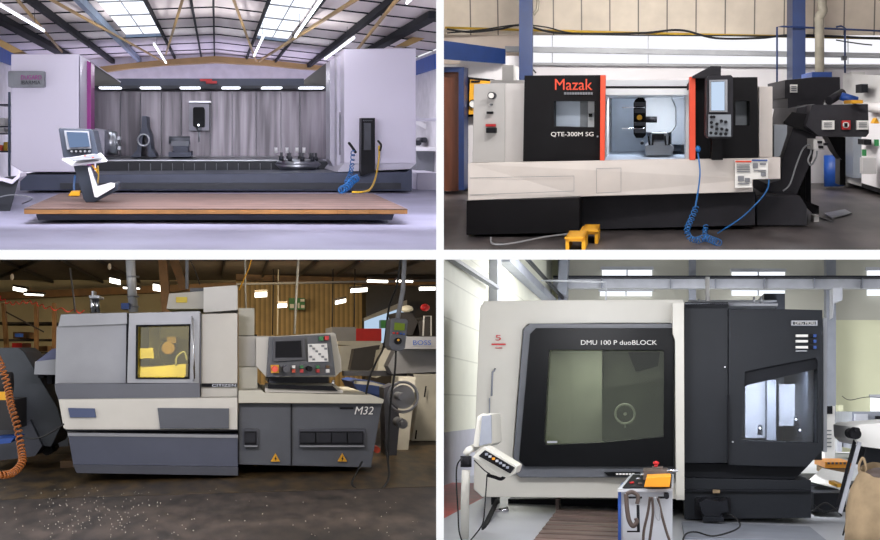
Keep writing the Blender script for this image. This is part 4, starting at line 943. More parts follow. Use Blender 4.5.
for u0, u1, m in ((243.5, 258.5, 0), (299, 365.5, 1)):
    vf_ = part('vent_frame', 'h3_panel_dark', lc, bx((u0, 429, u1, 447, .986, .99)), bevel=.2)
    part('vent_lip', 'h3_greymach', vf_, bx((u0+1, 445.6, u1-1, 447, .98, .986)))
    part('vent_dark', 'ink', vf_, bx((u0+1, 431.5, u1-2, 444.5, .984, .986)))
    g = MB(); n = 4 if m else 1; w = (u1-u0-3)/n
    for k in range(n): g.box(u0+1.5+k*w, 433, u0+w+k*w, 442.5, .982, .984)
    part('vent_mesh', 'h3_vent', vf_, g)
for u in (275.5, 342.5):
    tr_ = part('warning_triangle', 'yellow', lc, pr([(u, 453.5), (u+4.6, 461.5), (u-4.6, 461.5)], .985, .99))
    part('bolt_symbol', 'ink', tr_, pr([(u+.6, 456), (u-1, 459), (u, 459), (u-.5, 461), (u+1.2, 458.3), (u+.2, 458.3)], .983, .985))
text('M32', (354.5, 406.5, 373.5, 414.5), .986, 'paper', lc, bold=0, shear=.25, label='white lettering')
part('small_mark', 'ink', lc, bx((340, 407.5, 353.5, 409, .987, .99)))
for u in (92, 232, 330): part('levelling_foot', 'dark_metal', M, MB().cyl(Vector((P(u, 470, 1.05).x, Y(1.05), -122*H.S)), Vector((P(u, 470, 1.05).x, Y(1.05), -112*H.S)), 3*H.S, seg=12))
part('chip_tray', 'h3_darkbeam', M, bx((250, 464, 366, 470, 1.1, 1.25), (60, 470, 236, 473, 1.15, 1.25)))
# ---- floor cable, timber block
solo('floor_cable', 'rubber', hose([(362, 462, .97), (356, 474, .93), (352, 484, .9), (362, 492, .87), (377, 492, .87), (388, 480, .9), (388, 462, .95), (384, 440, 1.0)], 1), 'black cable looping to the floor beside the dark panel cabinet', 'cable')
solo('timber_block', 'h3_timber', bx((60, 461, 74, 468, 1.1, 1.2)), 'wooden packing block at the foot of the grey skirt', 'block')
solo('floor_beam', 'h3_greymach', MB().prism([(57, 432), (68, 429), (68, 446), (58, 447)], 1.23, 1.3), 'grey channel end beyond the dark skirt', 'channel')
# ---- chip conveyor at the left with coiled hose
K = thing('chip_conveyor', 'grey slanted chip conveyor beside the orange coiled hose', 'conveyor', 30, 455, 1.0)
part('incline', 'h3_conveyor', K, MB().prism([(-12, 348), (18, 347.5), (24, 352), (57, 407), (62, 424), (51, 447), (42, 446), (-12, 362)], 1.11, 1.2), bevel=.6)
part('lower_case', 'h3_panel_dark', K, MB().prism([(-12, 430), (30, 420), (42, 446), (35, 456), (-12, 462)], 1.1, 1.19))
part('motor', 'h3_darkbeam', K, MB().cyl(P(-6, 384, 1.05), P(12, 384, 1.05), 12*H.S, seg=16).box(-12, 400, 14, 430, 1.04, 1.1))
part('blue_guard', 'blue_paint', K, MB().prism([(-10, 439), (14, 438), (10, 443), (-10, 445)], 1.0, 1.05), label='blue guard')
part('wheel', 'rubber', K, MB().disc(47, 450, 5, 1.14, 1.18))
part('name_sticker', 'yellow', K, bx((-4, 392, 6, 400, .99, 1.0)))
solo('coiled_hose', 'h3_hose', coil([(-4, 356, .93), (2, 368, .92), (8, 388, .92), (11, 405, .91), (17, 425, .9), (21, 448, .89), (22, 462, .88), (14, 472, .87), (4, 475, .86), (-8, 475, .86)], 3, .8, 44), 'orange brown coiled hose looping down the grey conveyor', 'hose')
solo('power_cable', 'rubber', hose([(14, 425, 1.02), (24, 437, 1.0), (38, 438, .98), (52, 432, .96), (64, 424, .962)], .8), 'black cable running from the conveyor to the white band', 'cable')
# ---- shelves in the far corner
sh_ = thing('storage_rack', 'dark storage rack with timber uprights in the corner behind the conveyor', 'rack', 28, 395, 2.2)
for v in (322, 339, 352, 366): part('shelf', 'h3_darkbeam', sh_, bx((-12, v, 56, v+1.6, 2.1, 2.3)))
for u in (1, 34, 52): part('upright', 'h3_timber', sh_, pr([(u, 303), (u+3, 303), (u+9 if u == 1 else u+3, 395), (u+6 if u == 1 else u, 395)], 2.08, 2.1))
part('diagonal', 'h3_darkbeam', sh_, MB().bar(P(6, 312, 2.08), P(44, 332, 2.08), 1.4*H.S*2, 1.4*H.S*2))
for k, (u0, v0, u1, v1, m, lb) in enumerate(((13, 332, 27, 338.6, 'h3_timber', 'tan carton on the rack shelf below the diagonal strut'), (15, 333.5, 20, 337, 'blue_paint', 'small blue packet before the tan carton on the rack'), (24, 353.9, 32, 365.6, 'h3_oldwhite', 'pale bin on the second lowest rack shelf'), (37, 346, 47, 351.6, 'h3_timber', 'small brown carton beside the hood on the rack'),
                   (36.5, 354, 50, 365.6, 'h3_greymach', 'grey crate on the lowest rack shelf'), (12, 343, 22, 351.6, 'red_paint', 'dull red box on the rack above the pale bin'))):
    solo('carton', m, bx((u0, v0, u1, v1, 2.04 if m == 'blue_paint' else 2.11, 2.07 if m == 'blue_paint' else 2.2)), lb, 'carton')
# ---- machines beyond, right
B = thing('bar_feeder', 'long pale grey machine with blue lettering beside the hanging pendant', 'machine', 415, 470, 1.35)
bd = part('body', 'h3_greymach', B, MB().prism([(396, 349), (438.6, 349), (438.6, 372), (392, 374), (388, 366)], 1.3, 1.34), bevel=.4)
part('lid', 'h3_greymach', B, MB().prism([(404, 336.5), (438.6, 336.5), (438.6, 349), (403, 349)], 1.25, 1.32), bevel=.4)
text('BOSS', (413, 340.3, 431, 345), 1.245, 'blue_paint', B, bold=0, label='blue lettering')
part('cabinet', 'h3_oldwhite', B, MB().prism([(413, 374), (438.6, 374), (438.6, 441), (412, 441), (418, 400)], 1.3, 1.4), bevel=.4)
part('cabinet_handle', 'ink', B, MB().cyl(P(426, 386, 1.29), P(424.5, 397, 1.29), 1*H.S, seg=8).cyl(P(416.5, 430, 1.29), P(415.5, 439, 1.29), 1*H.S, seg=8))
part('crossbar', 'h3_panel_dark', B, bx((344, 371, 438.6, 376, 1.35, 1.38)))
g = MB().prism([(399, 377), (416, 377), (406, 470), (392, 470)], 1.2, 1.26)
part('leg', 'h3_oldwhite', B, g, bevel=.3)
part('foot_plate', 'h3_timber', B, bx((388, 466, 409, 471, 1.18, 1.28)))
solo('drive_pulley', 'mid_grey', MB().tube([P(403, 397, 1.1)+Vector((math.cos(a), 0, math.sin(a)))*15*H.S*1.1 for a in [i*math.pi/16 for i in range(32)]], 1.6*H.S, 8, True).disc(403, 397, 4, 1.08, 1.12).disc(403, 397, 12, 1.12, 1.13), 'round steel pulley wheel before the white leg', 'pulley')
solo('pulley', 'mid_grey', MB().disc(403, 424, 5, 1.08, 1.12).disc(403, 424, 2.5, 1.07, 1.08), 'small steel pulley below the big wheel', 'pulley')
solo('pulley_guard', 'h3_panel_dark', MB().prism([(384, 388), (394, 384), (400, 420), (396, 460), (386, 462)], 1.14, 1.18), 'dark guard beside the steel pulley wheel', 'guard')
solo('valve', 'orange', MB().disc(377, 450, 3.2, 1.02, 1.06), 'small orange valve at the end of the dark panel cabinet', 'valve')
g2 = thing('milling_machine', 'white and black machine seen between the desk and the pendant', 'machine', 365, 400, 1.9)
part('body', 'h3_oldwhite', g2, MB().prism([(340, 346), (382, 343), (386, 352), (378, 372), (340, 372)], 1.8, 2.0))
part('belt_guard', 'h3_darkbeam', g2, MB().prism([(354, 349), (380, 345), (376, 364), (368, 371), (350, 370)], 1.76, 1.8))
part('arm', 'h3_oldwhite', g2, MB().prism([(381, 350), (397, 346), (392, 372), (376, 378)], 1.64, 1.7))
part('top_cover', 'h3_greymach', g2, bx((332, 327, 356, 341, 1.95, 2.1)), bevel=.3)
part('ledge', 'h3_oldwhite', g2, bx((338, 341, 381, 345, 1.85, 2.1)))
solo('red_cabinet', 'red_paint', bx((356, 328.5, 381.5, 341, 2.3, 2.5)), 'bright red cabinet standing behind the white machine', 'cabinet', bevel=.5)
solo('blue_sheeting', 'h3_blue', MB().prism([(352, 382), (358, 380), (385, 384), (392, 392), (386, 402), (360, 396)], 1.35, 1.5), 'crumpled blue sheeting beneath the crossbar', 'sheeting', bevel=.5)
solo('rag', 'h3_oldwhite', MB().prism([(357, 381.5), (372, 382), (388, 386), (389, 388), (372, 385), (356, 384)], 1.29, 1.32), 'pale cloth lying over the blue sheeting', 'cloth')
for k, (pts) in enumerate(([(398, 312), (412, 313), (418, 322), (412, 336), (400, 334)], [(418, 322), (428, 316), (432, 325), (430, 336), (420, 336)])):
    solo('tool_heap', 'h3_darkbeam', MB().prism(pts, 1.5, 1.6), ['dark heap of gear behind the pendant on the lettered machine', 'dark gear beside the white stand on the lettered machine'][k], 'gear', bevel=.6)
solo('crumpled_bag', 'h3_cream', MB().ball(P(407, 309, 1.55), 6*H.S*1.4, 1.2, .8, .7), 'crumpled cream bag above the lettered machine', 'bag')
solo('red_cloth', 'red_paint', MB().ball(P(425, 307.5, 1.45), 5*H.S*1.4, 1, .8, .8), 'red cloth hanging over the lettered machine', 'cloth')
solo('white_stand', 'paper', MB().tube([P(423, 336, 1.42), P(424, 316, 1.42), P(431, 316, 1.42), P(431, 336, 1.42)], .8*H.S*1.4), 'small white wire stand on the lettered machine', 'stand')
pt = thing('hand_pendant', 'grey hand pendant with green display hanging beside the tall grey pole', 'pendant', 398, 350, .98)
part('body', 'h3_panel', pt, MB().prism([(391, 320), (393, 318), (406, 319), (408, 321), (405, 348), (402, 351), (392, 350), (389, 346)], .96, .99), bevel=.5)
part('display', 'h3_lcd', pt, pr([(395, 322.5), (405, 323.5), (404.5, 330.5), (394.5, 330)], .957, .96))
for u, v, m in ((394, 333, 'red_paint'), (397.5, 333.3, 'red_paint'), (401, 333.6, 'blue_paint'), (404, 334, 'blue_paint')): part('key', m, pt, MB().disc(u, v, 1, .956, .96, seg=8))
part('dial', 'ink', pt, MB().disc(398.5, 341, 3.4, .952, .96))
part('dial_mark', 'yellow', pt, MB().disc(398.5, 340, 1.2, .95, .952, seg=8))
part('cord', 'rubber', pt, hose([(396, 351, .98), (395, 370, .98), (391, 400, .985), (389, 430, .99), (388, 462, .99)], 1.1))
solo('pendant_pole', 'h3_greymach', MB().tube([P(405, 250, 1.02), P(403, 290, 1.02), P(397, 322, 1.02)], 2.4*H.S, 12), 'tall grey pole slanting down to the hand pendant', 'pole')
solo('hanging_cable', 'rubber', hose([(401, 256, 1.0), (397, 285, 1.0), (389, 308, 1.02), (384, 345, 1.03), (376, 362, .98), (369, 380, .95), (366, 394, .95)], 1.1), 'black cable hanging along the slanted pole', 'cable')

# metal chips strewn over the floor
g = MB(); rnd = random.Random(4)
for k in range(240):
    cl = rnd.random() < .6
    u = rnd.gauss(95, 40) if cl else rnd.uniform(0, 434); v = rnd.gauss(516, 14) if cl else rnd.uniform(488, 539)
    if not (0 < u < 434 and 484 < v < 540): continue
    p = onfloor(u, v); r = rnd.uniform(.15, .42)*H.S; a = rnd.random()*6.3
    A = [p+Vector((math.cos(a+t)*r, math.sin(a+t)*r*1.6, .006)) for t in (0, 2.1, 4.2)]
    g.loft(A, [q+Vector((0, 0, .008)) for q in A])
solo('metal_chips', 'h3_cream', g, 'pale metal chips strewn over the dim hall floor', 'metal chips', kind='stuff')
# ================================================================ bright hall with the large machining centre
H = H4 = Hall(660, 405, 17.4, 110)
mat('h4_floor', (176, 178, 184), .35, var=.05, scale=.8, detail=8)
mat('h4_red', (178, 56, 48), .45, var=.08)
bands('h4_wall', (214, 214, 198), (178, 178, 162), 50*H.S, 2, .97, soft=.02, noise=.03)
mat('h4_wainscot', (168, 168, 182), .7, var=.03)
mat('h4_backwall', (176, 174, 162), .8, var=.04, scale=.4)
mat('h4_backcream', (214, 214, 182), .8, var=.03, scale=.4)
mat('h4_steel', (132, 136, 146), .5, var=.05)
mat('h4_steel_pale', (176, 178, 186), .5, var=.04)
mat('h4_white', (208, 205, 195), .35, var=.01)
mat('h4_frame', (92, 95, 102), .4, var=.03)
mat('h4_glossblack', (12, 13, 16), .3, var=.05, spec=.1)
mat('h4_dark', (34, 37, 43), .45, var=.04, spec=.2)
mat('h4_darker', (28, 30, 36), .5, var=.06, spec=.15)
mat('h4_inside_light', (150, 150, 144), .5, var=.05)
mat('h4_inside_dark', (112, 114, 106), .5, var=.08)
mat('h4_wood', (104, 84, 76), .6, var=.25, scale=3, stretch=(.4, 2, 1))
mat('h4_trolley', (190, 192, 198), .45, var=.04)
mat('h4_rust', (92, 78, 72), .55, .3, var=.2)
mat('h4_sack', (156, 134, 104), .85, var=.1, scale=6)
mat('h4_orange', (236, 150, 20), .5, var=.03)
glass('h4_glass', (205, 210, 198), .04, .06)
glass('h4_glass2', (170, 174, 180), .04, .1)
lamp_mat('h4_daylight', (245, 250, 255), 1.3)
XW = -276
room('floor', 'h4_floor', floor_slab(441, 905, 560, 2.65))
def L4(x, z, d): return Vector((x*H.S, Y(d), z*H.S))
def slab4(x0, x1, z0, z1, d0, d1):
    A = [L4(x0, z0, d0), L4(x1, z0, d0), L4(x1, z1, d0), L4(x0, z1, d0)]; dy = Vector((0, H.D*(d1-d0), 0))
    return MB().loft(A, [a+dy for a in A])
def L4u(x, v, d): return L4(x, (405-v)*d, d)
room('wall_left', 'h4_wall', MB().loft([L4(XW, -41, 1.27), L4u(XW, 254, 1.27), L4u(XW, 254, 2.62), L4(XW, -41, 2.62)], [L4(XW-2, -41, 1.27), L4u(XW-2, 254, 1.27), L4u(XW-2, 254, 2.62), L4(XW-2, -41, 2.62)]))
room('baseboard_left', 'h4_wainscot', slab4(XW-2, XW, -110, -41, 1.27, 2.62))
g = MB().loft([L4(-260 if 0 else XW, -109.6, 1.26), L4(-200, -109.6, .925), L4(-200, -109.6, 1.35), L4(XW, -109.6, 1.35)], [L4(XW, -110, 1.26), L4(-200, -110, .925), L4(-200, -110, 1.35), L4(XW, -110, 1.35)])
solo('floor_marking', 'h4_red', g, kind='structure')
room('wall_back', 'h4_backwall', bx((560, 256, 910, 320, 2.6, 2.64)))
solo('wall_back', 'h4_backcream', bx((560, 320, 910, 452, 2.6, 2.64)), kind='structure')
solo('wall_back', 'h4_backcream', bx((546, 256, 565, 452, 2.59, 2.64)), kind='structure')
wn = 0
for u0, v0, u1, v1 in ((602, 269.5, 652, 276), (600, 291, 652, 295.5), (732, 271.5, 785, 276), (732, 290, 785, 295), (868, 270, 905, 276), (868, 289, 905, 295), (871.5, 397.5, 905, 412)):
    wn += 1
    t = thing('window_%d' % wn, None, None, (u0+u1)/2, v1, 2.58, kind='structure')
    part('pane', 'h4_daylight', t, bx((u0, v0, u1, v1, 2.585, 2.6)))
    part('window_frame', 'h4_steel_pale', t, bx(((u0+u1)/2-.6, v0, (u0+u1)/2+.6, v1, 2.575, 2.585), (u0-1.5, v0-3, u1+1.5, v0, 2.575, 2.59)))
t = thing('crane_beam', 'long grey crane beam running before the far wall windows', 'beam', 720, 288, 2.5)
part('web', 'h4_steel_pale', t, bx((553, 277.5, 910, 288, 2.5, 2.53)))
part('rail', 'h4_darker', t, bx((553, 275.5, 910, 277.5, 2.47, 2.54)))
for u in (601, 670, 715, 764, 814, 862): part('stiffener', 'h4_steel', t, bx((u, 277.5, u+1.2, 288, 2.485, 2.5)))
for u0, u1, lb, cb in ((558, 567, 'dark steel column where the crane beam meets the panelled wall', [(568, 256), (560, 256), (557, 290), (566, 296)]), (689, 696, 'slim steel column behind the white standpipe', None), (826.5, 836, 'steel column behind the dark cabinet corner', [(833, 288), (842.5, 288), (842.5, 300), (834, 303), (833, 318)])):
    t = thing('steel_column', lb, 'column', u0, 446, 2.54)
    part('shaft', 'h4_steel', t, bx((u0, 256, u1, 446, 2.54, 2.58)))
    if cb: part('corbel', 'h4_steel_pale' if u0 > 700 else 'h4_steel', t, pr(cb, 2.44, 2.49))
solo('crane_beam', 'h4_steel', slab4(XW+1, XW+22, 240, 258, 1.7, 2.55), 'grey crane beam running along the panelled wall', 'beam')
solo('crane_rail', 'h4_darker', slab4(XW+30, XW+36, 262, 268, 1.76, 2.55), 'thin dark rail above the crane beam on the panelled wall', 'rail')
solo('wall_girt', 'h4_steel', MB().bar(P(441, 252, 1.23), P(497, 288, 1.6), 10*H.S, 5*H.S), 'grey girt climbing across the panelled wall', 'girt')
solo('steel_column', 'h4_steel_pale', bx((484, 256, 497.5, 470, 1.62, 1.66)), 'pale steel column before the panelled wall', 'column')
solo('pipe', 'h4_steel_pale', MB().tube([P(541, 280.5, 2.0), P(606, 282, 2.0), P(606, 301, 2.0)], .9*H.S*2), 'thin white pipe crossing above the white front', 'pipe')

# ---- machining centre
M = thing('machining_centre', 'large white and dark grey machining centre with a wide black framed door', 'machine', 660, 515, 1.0)
wf = part('front_shell', 'h4_white', M, MB().ring(
    [(484, 301), (560, 300), (683.5, 299.5), (684, 340), (684, 400), (684, 460), (684, 499), (600, 498), (482, 497), (473.5, 489), (476, 400), (480, 308)],
    [(528, 324), (600, 323), (671, 323), (674, 335), (675, 400), (675, 440), (675, 477), (600, 477), (520, 477), (512, 470), (517, 400), (523, 329)], 1.0, 1.03), bevel=.8)
part('shell_side', 'h4_white', M, MB().loft([P(481, 305, 1.02), P(477, 400, 1.02), P(474.5, 488, 1.02), P(482, 488, 1.02), P(486, 305, 1.02)], [P(496, 312, 1.4), P(494, 400, 1.4), P(492, 470, 1.4), P(500, 470, 1.4), P(500, 312, 1.4)]))
part('shell_roof', 'h4_white', M, bx((500, 302, 683, 306, 1.03, 1.5)))
part('shell_edge_joint', 'h4_steel', wf, pr([(489, 398), (489.8, 398), (489.5, 447), (488.7, 447)], .997, 1.0))
dr = part('sliding_door', 'h4_frame', M, MB().ring(
    [(530, 323.5), (600, 323.5), (672, 323.5), (674.5, 328), (674.5, 477.5), (600, 477.5), (520, 477.5), (512.5, 470), (523.5, 329)],
    [(537, 329), (600, 328.5), (672, 328.5), (673, 332), (673, 466), (600, 466), (525, 466), (519.5, 460), (530.5, 334)], .99, 1.02), bevel=.5)
blk = part('black_glazing_surround', 'h4_glossblack', dr, MB().ring(
    [(536, 328), (600, 328), (673, 328), (673.5, 332), (673.5, 466.5), (600, 466.5), (525, 466.5), (519, 460), (530, 334)],
    [(550, 350), (600, 350), (663, 350), (664, 352), (663.5, 437), (600, 442.5), (546, 445), (544, 441), (549, 352)], .985, 1.0), bevel=.3)
part('window_glass', 'h4_glass', dr, pr([(547, 348), (666, 348), (666, 440), (543, 447)], .995, .998))
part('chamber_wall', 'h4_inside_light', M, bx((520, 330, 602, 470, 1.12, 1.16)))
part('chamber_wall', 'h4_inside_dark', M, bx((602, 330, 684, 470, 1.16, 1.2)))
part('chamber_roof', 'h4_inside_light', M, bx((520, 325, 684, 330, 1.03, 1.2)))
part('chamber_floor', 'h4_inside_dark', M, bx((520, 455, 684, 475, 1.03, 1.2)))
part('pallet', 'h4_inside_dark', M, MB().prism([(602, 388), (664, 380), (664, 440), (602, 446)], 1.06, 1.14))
part('spindle_nose', 'paper', M, MB().tube([P(625, 414, 1.04)+Vector((math.cos(a), 0, math.sin(a)))*9.4*H.S*1.04 for a in [i*math.pi/14 for i in range(28)]], 1.2*H.S, 8, True))
part('spindle_hub', 'paper', M, MB().disc(625, 414, 1.6, 1.04, 1.06).box(624.4, 424, 625.6, 428, 1.04, 1.06))
part('spindle_arm', 'h4_dark', M, MB().hull([(628, 352), (660, 352), (658, 366), (636, 372)], 1.06, [(630, 352), (656, 352), (656, 366), (638, 372)], 1.1))
part('window_bump', 'steel', dr, bx((547, 441, 557, 443, .982, .985)))
text('DMU', (581, 340.2, 597, 344.8), .984, 'paper', dr, bold=0, label='white lettering')
text('100 P duoBLOCK', (601, 340.2, 657, 344.8), .984, 'paper', dr, bold=0, label='white lettering')
part('grip_recess', 'h4_glossblack', dr, MB().prism([(604, 472), (640, 472), (640, 476), (608, 476)], .985, .99))
g = MB()
for k in range(6): g.box(616+k*3.2, 473.3, 618.4+k*3.2, 474.9, .983, .985)
part('small_lettering', 'paper', dr, g)
text('5', (495.5, 335, 501, 340.5), .998, 'red_paint', wf, bold=0, label='red numeral')
part('red_rule', 'red_paint', wf, bx((491.5, 343.5, 505.5, 345, .998, 1.0), (495, 347.5, 502, 348.2, .998, 1.0)))
part('door_pull', 'h4_steel', wf, MB().tube([P(495, 369, .998), P(494, 371, .985), P(492.5, 372, .985), P(491.5, 396, .985)], 1*H.S))
cc = part('centre_column', 'h4_white', M, MB().prism([(672.5, 303), (684, 302), (684.5, 500), (676, 500), (675, 340), (672.5, 333)], .97, 1.0), bevel=.4)
# dark right cabinets
dcb = part('cabinet', 'h4_dark', M, MB().prism([(684.5, 308), (728, 308), (728, 463), (684.5, 463)], .992, 1.5), bevel=.4)
part('cabinet_top', 'h4_darker', M, bx((685, 302, 728, 308, 1.0, 1.5)))
part('cabinet_lid', 'h4_steel', M, MB().hull([(685, 303), (728, 303), (728, 304.5), (685, 304.5)], 1.0, [(690, 300), (777, 300), (777, 302), (690, 302)], 1.2))
part('lid_edge', 'h4_steel_pale', M, bx((729, 303.5, 778, 306, 1.02, 1.2)))
db = part('tool_magazine_cabinet', 'h4_dark', M, MB().ring(
    [(728.5, 309), (775, 309), (822.5, 310), (823, 380), (822.5, 450), (807, 467), (760, 466), (728.5, 465)],
    [(745, 372), (770, 366.5), (815.5, 358), (817.5, 361), (817.5, 443.5), (800, 443), (780, 442), (742, 440.5)], .99, 1.03), bevel=.4)
part('window_glass', 'h4_glass2', db, pr([(741, 366), (819, 356), (819, 445), (741, 443)], 1.005, 1.01))
part('window_band', 'h4_darker', db, pr([(741, 373), (748, 369), (817, 357.5), (817, 369), (748, 385), (741, 389)], .995, 1.0))
part('cabinet_joint', 'ink', db, bx((728, 395, 729.2, 463, .985, .99)))
part('cabinet_back', 'h4_dark', M, bx((729, 312, 822, 460, 1.3, 1.34)))
part('cabinet_side', 'h4_dark', M, bx((816, 312, 822, 450, 1.04, 1.3)))
part('window_light', 'h4_daylight', M, bx((748, 388, 764, 436, 1.28, 1.3), (775, 396, 788, 420, 1.28, 1.3))) if 0 else None
part('reflection_block', 'h4_steel_pale', M, bx((745, 380, 766, 438, 1.2, 1.28)), bevel=.3)  # pale blocks standing in for bright window reflections in the glass
part('reflection_block', 'h4_steel_pale', M, bx((779, 384, 795, 426, 1.2, 1.28)), bevel=.3)
part('reflection_block', 'h4_steel', M, bx((767, 380, 776, 440, 1.18, 1.28)))
for u, v in ((760, 429), (796, 420), (800, 431)): part('tool_holder', 'chrome', M, MB().cyl(P(u, v+6, 1.15), P(u, v-4, 1.15), 3*H.S, 1.6*H.S, seg=12))
part('lock_stud', 'steel', db, MB().disc(733, 442, .9, .985, .99, seg=8))
part('lock_stud', 'steel', dcb, MB().disc(725, 367, .8, .988, .992, seg=8))
t_ = part('name_badge', 'h4_steel_pale', db, MB().ring([(791.5, 320.5), (817.5, 320.5), (817.5, 325.5), (791.5, 325.5)], [(793, 321.6), (816, 321.6), (816, 324.6), (793, 324.6)], .985, .99))
text('DMG MORI', (795, 321.7, 814.5, 324.5), .984, 'paper', db, bold=0, depth=.2, label='white lettering')
for v in (334.5, 340, 346):
    part('status_label', 'paper', db, bx((796, v, 808, v+2.4, .986, .99)))
    part('status_window', 'ink', db, bx((808.3, v-.4, 813, v+2.8, .986, .99)))
    part('status_dot', 'blue_paint', db, bx((813.5, v-.2, 816.5, v+2.6, .986, .99)))
part('status_rule', 'steel', db, bx((796, 350.5, 807, 351.3, .986, .99)))
part('seal_band', 'h4_darker', M, MB().prism([(684.5, 463), (808, 466), (795, 479), (684.5, 477)], 1.01, 1.3))
part('lower_box', 'h4_dark', M, MB().prism([(684.5, 478), (795, 480), (811, 480), (811, 518), (684.5, 519)], 1.0, 1.3), bevel=.3)
part('lower_rail', 'h4_darker', M, bx((684.5, 489.5, 811, 491.5, .995, 1.0)))
part('rating_plate', 'h4_sack', M, bx((713, 490, 720, 493, .99, .995)))
rc = part('coolant_recess', 'ink', M, MB().prism(rr(695, 498, 731, 515.5, 1.5), .994, 1.0))
part('pump', 'h4_darker', M, MB().prism([(699, 503), (706, 499), (720, 502), (727, 499), (729, 512), (722, 513), (719, 518), (706, 518), (702, 513)], .97, .994), bevel=.4)
part('pump_foot', 'h4_darker', M, bx((703, 517, 724, 521.5, .96, .994)))
part('bed', 'h4_darker', M, bx((508, 499, 684, 512, 1.1, 1.3)))
part('levelling_foot', 'h4_rust', M, bx((555.5, 499, 559, 516, 1.02, 1.04)))
part('levelling_foot', 'h4_dark', M, bx((491, 497, 497, 513, 1.08, 1.1)))
part('top_standpipe', 'paper', M, MB().cyl(P(707.5, 304, 1.15), P(707.5, 277, 1.15), 2.2*H.S*1.1, seg=12))
for u, v in ((683, 300), (699, 299), (754, 297), (761, 297)): part('lifting_eye', 'steel', M, MB().cyl(P(u, 304, 1.1), P(u, v, 1.1), 1.3*H.S, seg=8))
part('top_box', 'h4_darker', M, bx((764, 293.5, 785, 309, 1.2, 1.35)))
part('end_column', 'h4_steel_pale', M, bx((823.5, 318, 827, 452, 1.2, 1.5)))
# ---- wooden grating
gt = thing('floor_grating', 'low wooden slatted standing platform before the white front', 'platform', 580, 530, .85)
for k in range(9):
    v = 511+k*4.6; d = fd(v+3)
    g = MB(); z0 = -110
    ua = 556-(v-511)*.75
    A = P(ua, v, d); B = P(640, v, d); w = .028
    A = Vector((A.x, A.y, z0*H.S)); B = Vector((B.x, B.y, z0*H.S)); yy = Vector((0, H.D*.022, 0)); zz = Vector((0, 0, 4*H.S))
    part('slat', 'h4_wood', gt, MB().loft([A, B, B+zz, A+zz], [A+yy, B+yy, B+zz+yy, A+zz+yy]))
# ---- pendant control on its arm
pn = thing('swivel_pendant', 'white swivelling operator pendant on a post before the white front', 'operator panel', 463, 540, .8)
dp = .81
part('post', 'h4_white', pn, MB().tube([Vector((P(464.5, 540, dp).x, Y(dp), -110*H.S)), P(465, 500, dp), P(466, 470, dp)], 4.3*H.S*dp, 16))
part('joint', 'ink', pn, MB().cyl(P(466, 467, dp), P(466, 456, dp), 5.6*H.S*dp, seg=18))
part('arm', 'h4_white', pn, MB().tube(spline([P(466, 454, dp), P(469, 450, dp), P(475, 447, dp+.01), P(479, 443, dp+.02)]), 3.6*H.S*dp, 12))
scn = part('screen_housing', 'h4_white', pn, MB().prism([(477, 417), (482, 413.5), (491, 414), (492, 444), (488, 447), (473, 447)], dp, dp+.05), bevel=.5)
part('screen_edge', 'h4_steel', scn, pr([(482, 416), (491, 415), (491.5, 443), (479, 446)], dp-.003, dp))
kt = part('keyboard_housing', 'h4_white', pn, MB().pts8([(474, 456, dp-.01), (500, 474, dp-.03), (513, 476.5, dp-.03), (517, 470, dp)], [(475, 452.5, dp-.01), (500, 470.5, dp-.03), (514, 473, dp-.03), (517, 467, dp)]) if 0 else MB().prism([(472.5, 457), (484, 446.5), (517, 466.5), (515, 473.5), (507, 478), (499, 475)], dp-.03, dp-.0), bevel=.5)
part('key_field', 'ink', kt, pr([(478.5, 456), (484.5, 450.5), (514, 468), (510, 473.5)], dp-.035, dp-.03))
for k in range(7):
    u = 485+k*3.5; v = 453.3+k*2.2
    part('key_block', 'h4_steel_pale' if k % 2 else 'h4_orange' if k == 2 else 'h4_steel', kt, bx((u, v, u+2.4, v+2.2, dp-.038, dp-.035)))
part('hand_grip', 'ink', kt, MB().tube(spline([P(487, 475, dp-.01), P(494, 477, dp-.01), P(501, 479, dp-.01), P(505, 476, dp-.01)]), 1.7*H.S*dp))
part('cable', 'rubber', pn, hose([(462, 458, dp-.02), (457, 466, dp-.02), (456.5, 485, dp-.02), (458, 510, dp-.02), (459, 530, dp-.02), (462, 541, dp-.02)], .8))
part('cable', 'rubber', pn, hose([(474, 460, dp-.02), (484, 470, dp-.02), (490, 474, dp-.02)], .6))
part('cable', 'rubber', pn, hose([(487, 475, dp-.02), (486, 490, dp-.02), (484.5, 510, dp-.01), (482, 525, dp-.01), (470, 541, dp-.01)], .7))
solo('cable_duct', 'ink', MB().tube([P(479, 541, .83), P(485, 526, .9), P(497, 501, 1.04)], 2.4*H.S, 10), 'black cable duct slanting up from the pendant post under the machine', 'duct')
solo('fitting', 'chrome', MB().cyl(P(496, 512, 1.02), P(508, 509, 1.02), 2.6*H.S, seg=12), 'small chrome fitting under the corner of the white front', 'fitting')
# ---- trolley
tr = thing('tool_trolley', 'pale steel tool trolley with a blue edge and cluttered tray', 'trolley', 646, 545, .8)
dt = .80
part('body', 'h4_trolley', tr, bx((620.5, 491, 672.5, 555, dt, dt+.08)), bevel=.3)
part('edge_strip', 'blue_paint', tr, bx((618, 490.5, 621, 555, dt-.002, dt+.08)), label='blue edge strip')
part('tray', 'h4_trolley', tr, MB().pts8([(617.5, 489.5, dt-.005), (672.5, 489, dt-.005), (672.5, 492, dt-.005), (617.5, 492, dt-.005)], [(631, 474, dt+.14), (674, 474, dt+.14), (674, 476.5, dt+.14), (631, 476.5, dt+.14)]))
part('tray_mat', 'ink', tr, MB().pts8([(622.5, 487.4, dt), (671, 487, dt), (671, 488, dt), (622.5, 488.4, dt)], [(633, 474.4, dt+.125), (672, 474.4, dt+.125), (672, 475.4, dt+.125), (633, 475.4, dt+.125)]))
